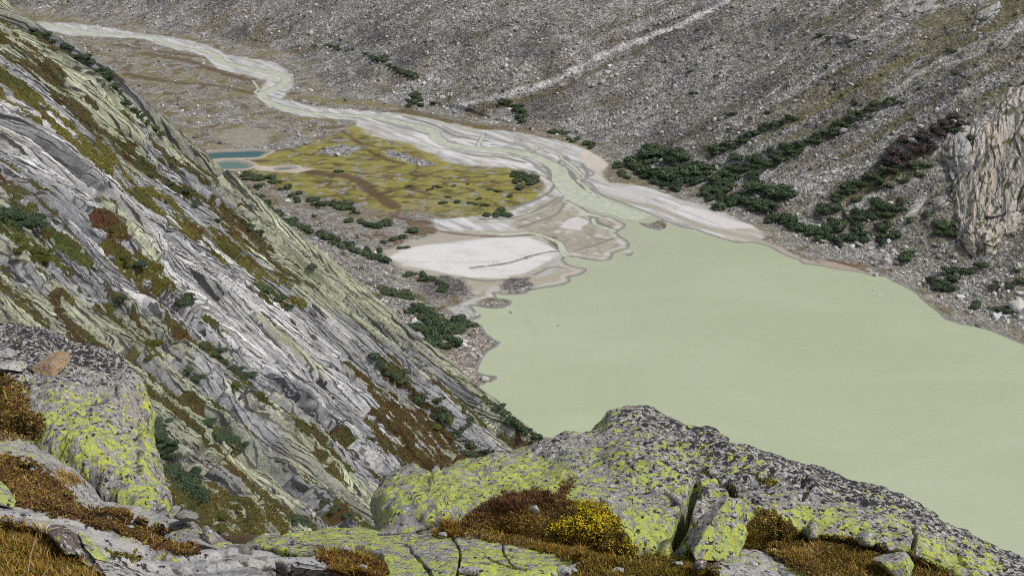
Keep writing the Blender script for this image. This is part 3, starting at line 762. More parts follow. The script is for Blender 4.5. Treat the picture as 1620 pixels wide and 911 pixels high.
# ---- turf
TURF = np.zeros(UU.shape)
tcol = np.empty(M0.shape); tcol[:] = (.12, .085, .025)
tcol *= (.72, .92, 1.1); tn = fbm(UU / 6, VV / 4, 111, 4); tn2 = fbm(UU / 14, VV / 9, 112, 3)
for px, soft, wv_, col in GRASS:
    col = np.array(col) * (.72, .92, 1.1)
    m = mpoly(np.array(px, float), soft, wv_, 98)
    tcol = mixc(tcol, col, m); TURF = np.maximum(TURF, m)
ledge = sstep(.25, .42, fbm(UU / 30, (VV + wp) / 6.5, 113, 4) + .18 * sstep(.75, .2, q1) - .45 * white + .08 * sstep(120, 160, VV)) * damp
TURF = np.maximum(TURF, ledge)
TURF = TURF * sstep(-.75, -.45, .5 * streak - shaded_faces * .6 + .3 * tn)
knob = sstep(.08, .24, fbm(UU / 11, VV / 2.6, 114, 5) + .25 * (fh1 - .5))             # bare rock showing through
TURF *= 1 - .95 * knob
tcol = mixc(tcol, (.055, .065, .02), sstep(.0, .5, tn2) * .75)
tcol = mixc(tcol, (.105, .052, .022), sstep(.12, .5, tn) * .6)
tcol = mixc(tcol, (.135, .12, .035), sstep(.1, .5, -tn - .2 * tn2) * .55)
tcol = mixc(tcol, (.10, .03, .03), sstep(.45, .6, fbm(UU / 11, VV / 7, 115, 3)) * .7)
D = D + TURF * (.45 * sstep(-.4, .5, fbm(UU / 2.0, VV / 1.5, 116, 3)) + .15)
MP = M0 + NRM * D[..., None]
nv, nu = UU.shape
MM = NT("mountain_rock")
p_ = MM.coord()
cv = MM.node("ShaderNodeCombineXYZ"); MM.link(MM.attr("SlabU", "Fac"), cv.inputs[0]); MM.link(MM.attr("SlabV", "Fac"), cv.inputs[1])
def slabvec(a, b, off=0.0):
    m_ = MM.node("ShaderNodeMapping"); MM.link(cv.outputs[0], m_.inputs[0]); m_.inputs["Scale"].default_value = (1 / a, 1 / b, 1); m_.inputs["Location"].default_value = (off, off * .7, off * 1.3)
    return m_.outputs[0]
sepu = MM.attr("SlabU", "Fac"); sepv = MM.attr("SlabV", "Fac")
def sheets(P, w, wa, wb, amp, off, L):
    """thin dark partings between sheets of rock of thickness P, and a tone for every plate between them"""
    wn_ = MM.noise(1.0, 3, .5, slabvec(wa, wb, off))
    s_ = MM.math('ADD', MM.math('MULTIPLY', sepv, 1 / P), MM.math('MULTIPLY', wn_, amp))
    fr = MM.math('FRACT', s_); fl = MM.math('FLOOR', s_)
    wid = MM.math('MULTIPLY', MM.noise(1.0, 2, .5, slabvec(wa * .5, P * 1.3, off + 20)), 2 * w)
    line = MM.math('SUBTRACT', 1.0, MM.math('DIVIDE', fr, wid), 0, True)
    line = MM.rng(line, .05, .55)
    w1 = MM.node("ShaderNodeTexWhiteNoise", noise_dimensions='1D'); MM.link(fl, w1.inputs["W"])
    cu = MM.math('FLOOR', MM.math('ADD', MM.math('MULTIPLY', sepu, 1 / L), MM.math('MULTIPLY', w1.outputs["Value"], 9.0)))
    w2 = MM.node("ShaderNodeTexWhiteNoise", noise_dimensions='2D'); cc_ = MM.node("ShaderNodeCombineXYZ"); MM.link(fl, cc_.inputs[0]); MM.link(cu, cc_.inputs[1]); MM.link(cc_.outputs[0], w2.inputs["Vector"])
    return line, w2.outputs["Value"], fr
l1, t1, r1_ = sheets(4.2, .10, 80, 30, 1.5, 3.1, 26)
l2, t2, r2_ = sheets(1.7, .16, 48, 13, 1.7, 7.7, 13)
l3, t3, r3_ = sheets(.75, .24, 26, 6.5, 1.7, 12.3, 6)
m2_ = MM.rng(MM.noise(1, 2, .5, slabvec(32, 9, 1.2)), .34, .46); m3_ = MM.rng(MM.noise(1, 2, .5, slabvec(22, 8, 4.4)), .37, .48)
kk_ = MM.math('MAXIMUM', MM.math('MULTIPLY', l1, MM.rng(MM.noise(1, 2, .5, slabvec(40, 12, 8.8)), .34, .46)), MM.math('MAXIMUM', MM.math('MULTIPLY', l2, m2_), MM.math('MULTIPLY', MM.math('MULTIPLY', l3, m3_), .85)))
plate = MM.math('ADD', .46, MM.math('ADD', MM.math('MULTIPLY', t1, .34), MM.math('ADD', MM.math('MULTIPLY', t2, .28), MM.math('MULTIPLY', MM.math('MULTIPLY', t3, m3_), .22))))
st_ = MM.noise(1, 6, .65, slabvec(26, 1.0, 2.2)); bl_ = MM.noise(.55, 8, .74, p_); fi_ = MM.noise(3.6, 6, .75, p_)
mul = MM.math('MULTIPLY', MM.math('ADD', .45, MM.math('MULTIPLY', st_, 1.6)), MM.math('ADD', .32, MM.math('MULTIPLY', bl_, 1.5)))
mul = MM.math('MULTIPLY', mul, MM.math('ADD', .15, MM.math('MULTIPLY', fi_, 1.7)))
mul = MM.math('MULTIPLY', mul, plate)
rock = MM.mix(1.0, MM.attr("Col"), mul, 'MULTIPLY')
lich_s = MM.math('MULTIPLY', MM.rng(MM.noise(1.3, 7, .72, p_), .53, .60), MM.attr("Green", "Fac"))
rock = MM.mix(MM.math('MULTIPLY', lich_s, .7), rock, (.40, .43, .23))
rock = MM.mix(MM.math('MULTIPLY', MM.rng(MM.noise(2.1, 6, .75, MM.coord((1, 1, 1), (1, 2, .5))), .60, .64), .7), rock, (.085, .085, .09))
rock = MM.mix(MM.math('MULTIPLY', kk_, .92), rock, (.035, .034, .036))
nt = MM.math('ADD', .18, MM.math('MULTIPLY', MM.math('POWER', MM.noise(1.7, 7, .78, p_), 1.4), 2.3))
tm = MM.math('ADD', MM.attr("Turf", "Fac"), MM.math('MULTIPLY', MM.math('SUBTRACT', MM.noise(.8, 6, .7, p_), .5), 1.5))
tmask = MM.rng(tm, .42, .58)
MM.color(MM.mix(tmask, rock, MM.mix(1.0, MM.attr("TurfCol"), nt, 'MULTIPLY'))); MM.rough(.88)
hh_ = MM.math('ADD', MM.math('MULTIPLY', bl_, .9), MM.math('ADD', MM.math('MULTIPLY', st_, .7), MM.math('MULTIPLY', fi_, .3)))
hh_ = MM.math('SUBTRACT', hh_, MM.math('MULTIPLY', kk_, .45))
hh_ = MM.math('ADD', hh_, MM.math('ADD', MM.math('MULTIPLY', r1_, .45), MM.math('MULTIPLY', r2_, .22)))
MM.bump(MM.math('ADD', hh_, MM.math('MULTIPLY', tmask, MM.math('MULTIPLY', nt, .25))), .8, 1.0)
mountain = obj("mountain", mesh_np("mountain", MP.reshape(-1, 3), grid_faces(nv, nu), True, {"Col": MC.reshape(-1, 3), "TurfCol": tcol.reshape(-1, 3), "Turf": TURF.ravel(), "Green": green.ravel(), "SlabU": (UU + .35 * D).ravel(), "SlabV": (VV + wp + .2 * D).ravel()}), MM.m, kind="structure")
# ------------------------------------------------------------------ loose stones
def ico(sub):
    bm = bmesh.new(); bmesh.ops.create_icosphere(bm, subdivisions=sub, radius=1)
    V = np.array([v.co[:] for v in bm.verts]); Fc = np.array([[v.index for v in f.verts] for f in bm.faces]); bm.free()
    return V, Fc
ICO1, ICO2, ICO3 = ico(1), ico(2), ico(3)

def stone_shape(seed, I, rough=.35, cuts=7):
    """an angular stone: a ball cut by random planes"""
    r = np.random.default_rng(seed); V = I[0].copy()
    for _ in range(cuts):
        n = r.normal(size=3); n /= np.linalg.norm(n); d = r.uniform(.45, .8)
        s = V @ n - d; m = s > 0
        V[m] -= np.outer(s[m], n)
    V *= r.uniform(.7, 1.25, 3) * (1, 1, .8)
    return V + r.normal(size=V.shape) * .03 * rough

def yaw_tilt(n, r):
    a = r.uniform(0, 2 * math.pi, n); b = r.normal(0, .35, n); c = r.normal(0, .35, n)
    ca, sa, cb, sb, cc, sc_ = np.cos(a), np.sin(a), np.cos(b), np.sin(b), np.cos(c), np.sin(c)
    Rz = np.zeros((n, 3, 3)); Rz[:, 0, 0] = ca; Rz[:, 0, 1] = -sa; Rz[:, 1, 0] = sa; Rz[:, 1, 1] = ca; Rz[:, 2, 2] = 1
    Rx = np.zeros((n, 3, 3)); Rx[:, 0, 0] = 1; Rx[:, 1, 1] = cb; Rx[:, 1, 2] = -sb; Rx[:, 2, 1] = sb; Rx[:, 2, 2] = cb
    Ry = np.zeros((n, 3, 3)); Ry[:, 1, 1] = 1; Ry[:, 0, 0] = cc; Ry[:, 0, 2] = sc_; Ry[:, 2, 0] = -sc_; Ry[:, 2, 2] = cc
    return Rz @ Rx @ Ry

def stone_cloud(name, P, size, cols, protos, I, r):
    n = len(P); R = yaw_tilt(n, r); k = r.integers(0, len(protos), n)
    B = np.stack(protos)[k] * (size[:, None, None] * r.uniform(.75, 1.3, (n, 1, 3)))
    V = np.einsum('nij,nvj->nvi', R, B) + P[:, None, :]
    nvv = V.shape[1]
    Fc = (I[1][None] + (np.arange(n) * nvv)[:, None, None]).reshape(-1, 3)
    return mesh_np(name, V.reshape(-1, 3), Fc, False, {"Col": np.repeat(cols, nvv, 0)})

SM = NT("scree_stone")
p_ = SM.coord()
SM.color(SM.mix(1.0, SM.attr("Col"), SM.math('ADD', .6, SM.math('MULTIPLY', SM.noise(2.5, 5, .7, p_), .8)), 'MULTIPLY')); SM.rough(.88)

# sample points on the ground sheet, denser where it is stony and in front of the camera
ppx, ppy, _ = project(np.stack([gx, gy, gz], -1))
vis = (ppx > -60) & (ppx < 1680) & (ppy > -60) & (ppy < 640) & (SD < -.3)
area = (R * np.gradient(R, axis=0) * np.gradient(A, axis=1)).ravel()
scz = sstep(5, 25, SL) + left_m * .9 + sh * .8
plainw = .5 * sstep(.35, .8, STONE) * (SL < 6) * (gy > 600)
clump = np.clip(.55 + .9 * fbm(gx / 22, gy / 22, 121, 4), .05, 2)
shore_r = sstep(50, 10, SL) * sstep(100, 190, gx) * (SL > .5) * 1.6
dens = vis * area * np.clip(scz + plainw + shore_r, 0, 2.6) * (.25 + STONE) * clump
dens = dens / dens.sum()
def take(n, r, jit=.6):
    i = r.choice(N, n, p=dens)
    P = np.stack([gx[i] + r.uniform(-jit, jit, n), gy[i] + r.uniform(-jit, jit, n), gz[i]], -1)
    return P, i
def stone_cols(n, r, i):
    base = C[i].mean(1)[:, None] * np.array([1.02, 1.0, .96]) * 1.25 * r.lognormal(-.05, .42, n)[:, None]
    warm = r.random(n)[:, None]
    base = base * np.where(warm > .85, np.array([1.12, 1.0, .86]), np.where(warm < .2, np.array([.95, .97, 1.03]), 1.0))
    bright = (r.random(n) > .90)[:, None]
    base = np.where(bright, base * 0 + np.array([.50, .49, .47]) * r.uniform(.8, 1.2, (n, 1)), base)
    near_shore = (shore_r[i] * .5)[:, None]
    return np.clip(base * (1 + .6 * np.clip(near_shore, 0, 1)), .05, .62)
r = np.random.default_rng(5)
NS = 52000
P, i = take(NS, r); size = np.clip(.36 * (1 - r.random(NS)) ** (-1 / 2.5), .3, 1.9)
P[:, 2] += size * .12
obj("scree", stone_cloud("scree", P, size, stone_cols(NS, r, i), [stone_shape(900 + k, ICO1, .5, 5) for k in range(24)], ICO1, r), SM.m, kind="stuff",
    label="grey scree of broken stones spread over the far slope and the valley sides", category="scree")
# the largest boulders, each its own object
protos = []
for k in range(14):
    V = stone_shape(950 + k, ICO2, .6, 9)
    protos.append(V)
BOULD = []
def boulder_mesh(k, tint):
    return mesh_np("boulder", protos[k], ICO2[1], False, {"Col": np.tile(np.array(tint), (len(protos[k]), 1))})
TINTS = [(.42, .41, .39), (.30, .295, .285), (.52, .505, .48), (.22, .22, .22)]
BM_ = [[boulder_mesh(k, t) for t in TINTS] for k in range(14)]
r = np.random.default_rng(8)
P, i = take(215, r); size = np.clip(1.25 * (1 - r.random(215)) ** (-1 / 3.0), 1.2, 3.4)
SIDE = np.where(P[:, 0] > 95 + .15 * (P[:, 1] - 600), 2, np.where((QL[i] > 2) | (P[:, 1] < 560) & (P[:, 0] < 0), 0, 1))
BG = {0: ("weathered grey boulder lying in the talus below the slabby left spur", "boulders in the talus under the spur"),
      1: ("angular pale boulder standing out of the grey scree across the river", "boulders on the far scree"),
      2: ("pale angular boulder on the right-hand slope above the lake shore", "boulders on the right-hand slope")}
def put_boulder(p, s, k, t, label, group=None, rot=None, scale=None, name="boulder"):
    o = obj(name, BM_[k][t], SM.m, None, p, label=label, category="boulder")
    if group: o["group"] = group
    o.scale = scale if scale is not None else (s, s * .9, s * .85)
    o.rotation_euler = rot if rot is not None else (random.uniform(-.4, .4), random.uniform(-.4, .4), random.uniform(0, 6.28))
    return o
for a in range(len(P)):
    lab, grp = BG[int(SIDE[a])]
    put_boulder(P[a] + (0, 0, size[a] * .2), size[a], a % 14, (0, 2, 0, 1, 0, 2, 3)[a % 7], lab, grp)
# boulders the photo singles out: (px, py, half size in m, prototype, tint, label)
for px, py, s, k, t, lab in (
    (1443, 226, 4.4, 3, 2, "large cream rounded boulder among purple-brown shrubs left of the cliff"),
    (1347, 63, 3.6, 5, 1, "long grey boulder on the upper right slope below the pale crags"),
    (1482, 176, 2.6, 7, 2, "pale oblong boulder beside a dark shrub above the purple-brown shrubs"),
    (1376, 264, 2.6, 2, 2, "cream boulder at the lower end of the purple-brown shrub strip"),
    (535, 246, 2.4, 9, 2, "largest pale block on the rocky knoll in the yellow meadow"),
    (801, 106, 3.0, 4, 2, "whitest block standing alone on the scree beside the pale rock-fall track"),
    (655, 66, 2.4, 6, 2, "cream split block high on the scree above the river bend"),
    (612, 60, 2.0, 1, 2, "small white block left of the cream split block on the scree"),
    (1402, 416, 2.6, 11, 0, "grey boulder in the rubble left of the round green shrub by the right shore"),
    (1386, 436, 1.7, 8, 2, "pale boulder standing at the water's edge where the sand beach ends"),
    (1548, 515, 2.0, 12, 1, "grey boulder on the rubble shore near the waterline at far right"),
    (1610, 490, 5.2, 10, 2, "big smooth cream boulder at the right edge below the cliff"),
    (1359, 388, 2.4, 0, 1, "purplish grey boulder in front of the shrubs by the right shore"),
    (766, 600, 1.8, 13, 2, "white boulder on the little stony spit by the spur"),
    (378, 276, 2.2, 2, 2, "pale boulder beside the turquoise pond"),
    ):
    p = on_ground(px, py)[0]
    put_boulder(p + (0, 0, s * .3), s, k, t, lab)
for px, py, s in ((724, 410, .55), (729, 411, .7), (733, 410, .5), (774, 419, .6), (780, 417, .8), (786, 416, .7), (793, 417, .6), (741, 433, .4), (668, 410, .45), (858, 402, .6)):
    p = on_plain([(px, py)])[0]
    put_boulder((p[0], p[1], .25), s, int(px) % 14, 3, "dark stone lying on the chalk-white silt flat by the lake", "dark stones on the white silt flat")
def flat_rock(px, py, sx, sy, sz, k, t, lab):
    p = on_plain([(px, py)])[0]
    put_boulder((p[0], p[1], .0), 1, k, t, lab, None, (0, 0, .2), (sx, sy, sz), "rock")
flat_rock(808, 494, 1.1, 1.5, .8, 3, 3, "small dark rock poking out of the lake just off the silt tongue")
flat_rock(876, 513, .7, .7, .6, 4, 2, "tiny pale rock in the lake next to a flat dark one")
flat_rock(883, 515, 1.1, .8, .35, 6, 3, "flat dark rock awash in the lake next to a tiny pale one")
flat_rock(1393, 465.5, 2.3, .9, .7, 7, 2, "long flat whitish rock in the lake off the right shore")
flat_rock(1381, 460, .9, .8, .4, 9, 1, "small rock awash beside the long whitish rock in the lake")

# ------------------------------------------------------------------ shrubs (dwarf pine and green alder)
def shrub_shape(seed, leaves, leaf, lobes=7, spread=.62):
    """unit-radius bush: woody core lobes hidden in many leaf blades"""
    r = np.random.default_rng(seed)
    c = np.stack([r.normal(0, spread * .55, lobes), r.normal(0, spread * .55, lobes), r.uniform(.12, .5, lobes)], -1); c[0] = (0, 0, .3)
    rad = r.uniform(.26, .48, lobes)
    Vs, Fs, Cs, b = [], [], [], 0
    for q in range(lobes):
        V = ICO2[0] * (1 + .16 * r.normal(size=(len(ICO2[0]), 1))) * rad[q] * (.86, .86, .72) + c[q]
        V[:, 2] = np.maximum(V[:, 2], -.25)
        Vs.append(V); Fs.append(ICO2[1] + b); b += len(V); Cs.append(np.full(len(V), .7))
    core = (np.concatenate(Vs), np.concatenate(Fs))
    q = r.choice(lobes, leaves, p=rad ** 2 / (rad ** 2).sum())
    n = r.normal(size=(leaves, 3)); n[:, 2] = np.abs(n[:, 2]) * .9 - .15; n /= np.linalg.norm(n, axis=1, keepdims=True)
    p = c[q] + n * (rad[q] * r.uniform(.82, 1.18, leaves))[:, None] * (1, 1, .85)
    u = np.cross(n + r.normal(0, .55, (leaves, 3)), r.normal(size=(leaves, 3))); u /= np.linalg.norm(u, axis=1, keepdims=True)
    w = np.cross(u, n + r.normal(0, .6, (leaves, 3))); w /= np.linalg.norm(w, axis=1, keepdims=True)
    L = leaf * r.uniform(.6, 1.4, leaves)[:, None]
    Q = np.stack([p - u * L * .5, p + w * L * .34, p + u * L * .7 + n * L * .2, p - w * L * .34], 1)
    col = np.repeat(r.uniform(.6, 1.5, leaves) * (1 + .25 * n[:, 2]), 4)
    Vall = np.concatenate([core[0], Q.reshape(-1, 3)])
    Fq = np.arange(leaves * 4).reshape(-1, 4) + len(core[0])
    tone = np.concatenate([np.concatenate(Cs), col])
    return Vall, [core[1], Fq], tone
def leaf_mat(name, c1, c2):
    m = NT(name); t = m.attr("Tone", "Fac")
    inf = m.node("ShaderNodeObjectInfo")
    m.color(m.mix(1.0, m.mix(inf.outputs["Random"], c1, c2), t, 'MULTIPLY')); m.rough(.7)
    m.b.inputs["Specular IOR Level"].default_value = .15
    return m.m
GREEN = leaf_mat("alder_leaves", (.050, .076, .044), (.076, .104, .052))
PURPLE = leaf_mat("bare_twigs", (.070, .055, .058), (.085, .065, .055))
OLIVE = leaf_mat("willow_leaves", (.075, .085, .022), (.10, .10, .022))
FAR = []
for k in range(8):
    V, Fc, tone = shrub_shape(300 + k, 620, .17, 6 + k % 3)
    FAR.append(dict(V=V, F=Fc, T=tone))
def shrub_mesh(d, mat):
    me = mesh_np("shrub", d['V'], d['F'], False, {"Tone": d['T']}); me.materials.append(mat); return me
FARM = {m.name: [shrub_mesh(d, m) for d in FAR] for m in (GREEN, PURPLE, OLIVE)}
SHRUBS = []                                                     # (px, py, radius px, kind, zone)
r = np.random.default_rng(21)
def fill(poly, n, ra, rb, kind='g', zone='delta'):
    poly = np.array(poly, float); lo, hi = poly.min(0), poly.max(0); k = 0; g = 0
    while k < n and g < 4000:
        g += 1; p = r.uniform(lo, hi)
        if inside(p[:1], p[1:], poly)[0]: SHRUBS.append((p[0], p[1], r.uniform(ra, rb), kind, zone)); k += 1
def along(pts, n, width, ra, rb, kind='g', zone='slope'):
    c = catmull(np.array(pts, float), 200)
    for k in range(n):
        q = c[int((k + r.random()) / n * 199)]
        SHRUBS.append((q[0] + r.normal(0, width), q[1] + r.normal(0, width * .6), r.uniform(ra, rb), kind, zone))
fill([(1000, 268), (1030, 240), (1080, 240), (1105, 262), (1160, 280), (1215, 298), (1258, 302), (1260, 318), (1200, 334), (1150, 326), (1085, 310), (1050, 292)], 58, 11, 18, 'g', 'mass')
fill([(968, 268), (1000, 262), (1040, 285), (1010, 288), (980, 282)], 7, 6, 10, 'g', 'mass')
along([(1120, 242), (1160, 228), (1210, 206), (1256, 188)], 15, 3.5, 7, 11)
along([(1150, 240), (1175, 270), (1205, 250), (1245, 226)], 9, 5, 7, 11)
along([(1180, 285), (1235, 250), (1290, 220), (1340, 192), (1405, 154)], 28, 4.5, 8, 12)
along([(1195, 270), (1240, 240), (1262, 222)], 6, 4, 6, 9)
along([(1215, 345), (1260, 355), (1300, 374), (1335, 384)], 13, 4, 9, 14, 'g', 'shore')
fill([(1285, 335), (1340, 318), (1400, 300), (1432, 318), (1428, 370), (1395, 392), (1330, 388)], 26, 9, 14, 'g', 'shore')
fill([(1300, 330), (1345, 290), (1395, 250), (1425, 262), (1380, 305), (1330, 338)], 13, 7, 11, 'g', 'slope')
fill([(1370, 262), (1420, 228), (1470, 200), (1520, 178), (1528, 196), (1478, 232), (1420, 268), (1385, 290)], 26, 8, 13, 'p', 'twigs')
along([(1335, 300), (1370, 285), (1410, 272), (1450, 262)], 12, 5, 7, 10)
along([(1400, 298), (1440, 285), (1475, 262)], 8, 5, 6, 9)
fill([(1478, 350), (1500, 318), (1512, 375), (1490, 382)], 6, 9, 13, 'g', 'cliff')
fill([(1502, 210), (1535, 200), (1545, 240), (1515, 262)], 6, 8, 12, 'g', 'cliff')
for q in ((1430, 412, 17), (1489, 455, 15), (1515, 432, 17), (1505, 442, 12), (1556, 422, 10), (1572, 452, 9), (1547, 482, 10), (1598, 455, 11), (1585, 491, 9), (1608, 428, 9), (1535, 432, 9), (1620, 446, 9), (1468, 340, 9), (1440, 350, 8)):
    SHRUBS.append((*q, 'g', 'rubble'))
for q in ((1298, 57, 5), (1313, 62, 6.5), (1306, 108, 6), (1505, 82, 6), (1096, 148, 6), (1214, 178, 6), (1164, 181, 6), (1093, 113, 5), (1133, 121, 4), (1320, 140, 5), (1353, 162, 6), (1422, 163, 6), (1377, 187, 5), (1455, 140, 5), (1512, 118, 6), (1276, 78, 4), (1108, 262, 6), (1155, 205, 5)):
    SHRUBS.append((*q, 'g', 'lone'))
along([(515, 72), (545, 80), (590, 92), (610, 100), (640, 117), (660, 124)], 20, 3, 4, 7, 'g', 'far')
fill([(632, 158), (650, 152), (690, 158), (680, 170), (645, 166)], 9, 5, 8, 'g', 'far')
along([(795, 162), (820, 172), (830, 195)], 7, 3, 6, 9, 'g', 'far')
along([(865, 208), (890, 212), (910, 222), (935, 228), (940, 232)], 8, 3, 6, 9, 'g', 'far')
fill([(640, 300), (760, 280), (840, 300), (800, 330), (700, 335)], 9, 3, 5, 'g', 'meadow')
fill([(800, 276), (840, 272), (858, 292), (815, 294)], 15, 5, 8, 'g', 'meadow')
for q in ((769, 341, 9), (786, 338, 11), (798, 341, 9), (822, 298, 6), (806, 312, 5), (785, 303, 5), (717, 295, 4), (750, 322, 4), (700, 322, 6), (725, 321, 6), (648, 296, 4), (536, 272, 5)):
    SHRUBS.append((*q, 'g', 'meadow'))
along([(345, 278), (385, 305), (430, 338), (480, 362), (530, 385), (565, 398), (602, 412)], 30, 2.5, 8, 12, 'g', 'spur')
fill([(380, 275), (430, 275), (470, 300), (440, 312), (400, 292)], 13, 6, 9, 'g', 'talus')
along([(465, 312), (505, 322), (540, 326), (562, 328)], 13, 3, 6, 10, 'g', 'talus')
along([(555, 348), (590, 356), (612, 356)], 7, 3, 7, 11, 'g', 'talus')
for q in ((655, 366, 11), (627, 378, 9), (606, 384, 6), (640, 393, 6), (580, 396, 6), (600, 398, 7), (497, 342, 6), (565, 338, 6)):
    SHRUBS.append((*q, 'g', 'talus'))
along([(640, 434), (665, 438), (690, 444)], 6, 3, 7, 10, 'g', 'talus')
fill([(690, 448), (722, 444), (720, 458), (700, 460)], 4, 6, 9, 'g', 'talus')
along([(604, 466), (630, 466), (650, 472)], 7, 3, 8, 11, 'g', 'talus')
fill([(628, 485), (660, 482), (700, 488), (712, 498), (690, 508), (650, 502)], 10, 7, 11, 'g', 'lower')
fill([(650, 525), (670, 508), (700, 500), (735, 512), (748, 520), (725, 535), (718, 552), (690, 556), (665, 540)], 24, 10, 15, 'g', 'lower')
LAB = {'mass': ("dark green shrub in the dense thicket on the fan above the river mouth", "shrubs of the thicket above the river mouth"),
       'slope': ("dark green shrub in a strip running up the right-hand scree", "shrubs in strips on the right-hand scree"),
       'shore': ("dark green shrub in the belt above the right-hand lake shore", "shrubs above the right-hand shore"),
       'twigs': ("purple-brown leafless shrub in the strip left of the cliff", "purple-brown shrubs left of the cliff"),
       'cliff': ("dark green shrub growing against the foot or edge of the pale cliff", "shrubs against the cliff"),
       'rubble': ("round dark green shrub standing in pale rubble below the cliff", "shrubs in the rubble below the cliff"),
       'lone': ("small dark green shrub standing alone high on the open scree", "lone shrubs on the open scree"),
       'far': ("small dark green shrub at the foot of the far scree beyond the river", "shrubs at the foot of the far scree"),
       'meadow': ("dark green shrub in the yellow meadow beside the river", "shrubs in the yellow meadow"),
       'spur': ("dark green shrub in the long narrow strip behind the spur's crest", "shrubs in the strip behind the spur"),
       'talus': ("dark green shrub among the stones between meadow and spur", "shrubs in the talus between meadow and spur"),
       'lower': ("dark green shrub in the thicket on the stony lake shore by the spur", "shrubs of the lake-shore thicket by the spur")}
S_ = np.array([(a[0], a[1]) for a in SHRUBS]); GP = on_ground(S_[:, 0], S_[:, 1])
GD = project(GP)[2]
ALLSHRUB = []                                                   # (size in the picture, place, radius in m, mesh, label, group)
for a, sh_ in enumerate(SHRUBS):
    kd = {'g': GREEN, 'p': PURPLE, 'o': OLIVE}[sh_[3]].name
    rad = sh_[2] * 1.12 / FPX * GD[a]
    ALLSHRUB.append((sh_[2], GP[a] + (0, 0, -.1), rad, FARM[kd][a % 8], LAB[sh_[4]][0], LAB[sh_[4]][1], sh_[3]))
# ------------------------------------------------------------------ shrubs growing on the mountainside
NEARF = []
for k in range(5):
    V, Fc, tone = shrub_shape(340 + k, 2600, .085, 9, .66)
    NEARF.append(dict(V=V, F=Fc, T=tone))
NEARM = {m.name: [shrub_mesh(d, m) for d in NEARF] for m in (GREEN, OLIVE)}
_fl = (vs[:, None] > RI - .2) & (vs[:, None] < RI + 3.9) & (us[None, :] > 1) & (us[None, :] < 10)
_ii = np.argwhere(_fl); _q = MP[_fl]; _qx, _qy, _qt = project(_q)
def on_mountain(px, py):
    d = (_qx - px) ** 2 + (_qy - py) ** 2
    c = np.where(d < 9.0)[0]
    if len(c) == 0: k = d.argmin()
    else: k = c[_qt[c].argmin()]
    return _q[k], _qt[k]
MS = []
r = np.random.default_rng(33)
def malong(pts, n, w, ra, rb, kind, zn):
    c = catmull(np.array(pts, float), 200)
    for k in range(n):
        q = c[int((k + r.random()) / n * 199)]
        MS.append((q[0] + r.normal(0, w), q[1] + r.normal(0, w * .7), r.uniform(ra, rb), kind, zn))
malong([(52, 42), (100, 66), (150, 98), (180, 128)], 13, 2, 8, 12, 'g', 'crest')
malong([(180, 128), (205, 160), (235, 190), (262, 212)], 9, 2, 6, 9, 'g', 'crest')
malong([(800, 655), (825, 672), (850, 688), (868, 700)], 9, 2, 8, 11, 'g', 'tip')
malong([(765, 622), (800, 652)], 5, 2, 6, 9, 'g', 'tip')
malong([(0, 330), (20, 345), (45, 350), (60, 366)], 6, 7, 14, 20, 'g', 'wall')
malong([(10, 372), (50, 392), (95, 410)], 6, 8, 10, 15, 'o', 'wall')
for q in ((298, 466, 19, 'g', 'round'), (172, 482, 14, 'o', 'mid'), (190, 470, 10, 'g', 'mid'), (218, 412, 11, 'g', 'mid'), (200, 402, 10, 'o', 'mid'), (418, 452, 15, 'g', 'mid'), (440, 468, 13, 'g', 'mid'), (455, 482, 9, 'g', 'mid'), (497, 418, 11, 'g', 'crest2'), (322, 545, 9, 'g', 'mid'), (340, 556, 13, 'g', 'mid'), (352, 565, 11, 'g', 'mid'),
          (372, 580, 12, 'g', 'mid'), (385, 592, 9, 'g', 'mid'), (300, 580, 10, 'g', 'mid'), (312, 592, 10, 'g', 'mid'), (375, 605, 10, 'o', 'mid'), (398, 590, 8, 'g', 'mid'), (238, 540, 13, 'o', 'mid'), (240, 560, 9, 'o', 'mid'),
          (592, 560, 11, 'g', 'band'), (605, 572, 13, 'g', 'band'), (622, 588, 9, 'g', 'band'), (640, 585, 9, 'g', 'band'), (665, 625, 16, 'g', 'band'), (690, 630, 9, 'g', 'band'), (700, 655, 13, 'g', 'band'), (712, 662, 10, 'o', 'band'), (690, 668, 10, 'o', 'band'), (735, 640, 9, 'g', 'band'), (742, 662, 9, 'g', 'band'), (725, 682, 11, 'g', 'band'), (745, 700, 10, 'g', 'band'), (765, 712, 9, 'g', 'band'), (785, 722, 10, 'g', 'band'), (740, 712, 9, 'g', 'band'),
          (618, 748, 9, 'g', 'low'), (632, 758, 9, 'g', 'low'), (512, 790, 9, 'g', 'low'), (530, 800, 8, 'g', 'low'), (548, 812, 8, 'g', 'low'), (465, 812, 12, 'g', 'low'), (478, 820, 9, 'g', 'low'), (640, 600, 9, 'g', 'band'),
          (180, 360, 8, 'o', 'mid'), (270, 290, 8, 'g', 'upper'), (290, 300, 9, 'g', 'upper'), (310, 320, 8, 'g', 'upper'), (345, 345, 8, 'g', 'upper'), (240, 275, 7, 'g', 'upper'), (395, 355, 9, 'g', 'crest2'), (412, 362, 8, 'g', 'crest2')):
    MS.append(q)
malong([(240, 650), (255, 690), (270, 725), (292, 755)], 11, 5, 13, 18, 'g', 'gully')
for q in ((282, 760, 22, 'g', 'gully'), (312, 778, 20, 'g', 'gully'), (300, 745, 15, 'g', 'gully'), (345, 812, 13, 'o', 'gully'), (330, 662, 12, 'g', 'gully2'), (345, 678, 15, 'g', 'gully2'), (362, 692, 15, 'g', 'gully2'), (378, 704, 11, 'g', 'gully2'), (350, 835, 11, 'o', 'gully'), (375, 800, 9, 'o', 'gully'), (410, 845, 9, 'o', 'gully')):
    MS.append(q)
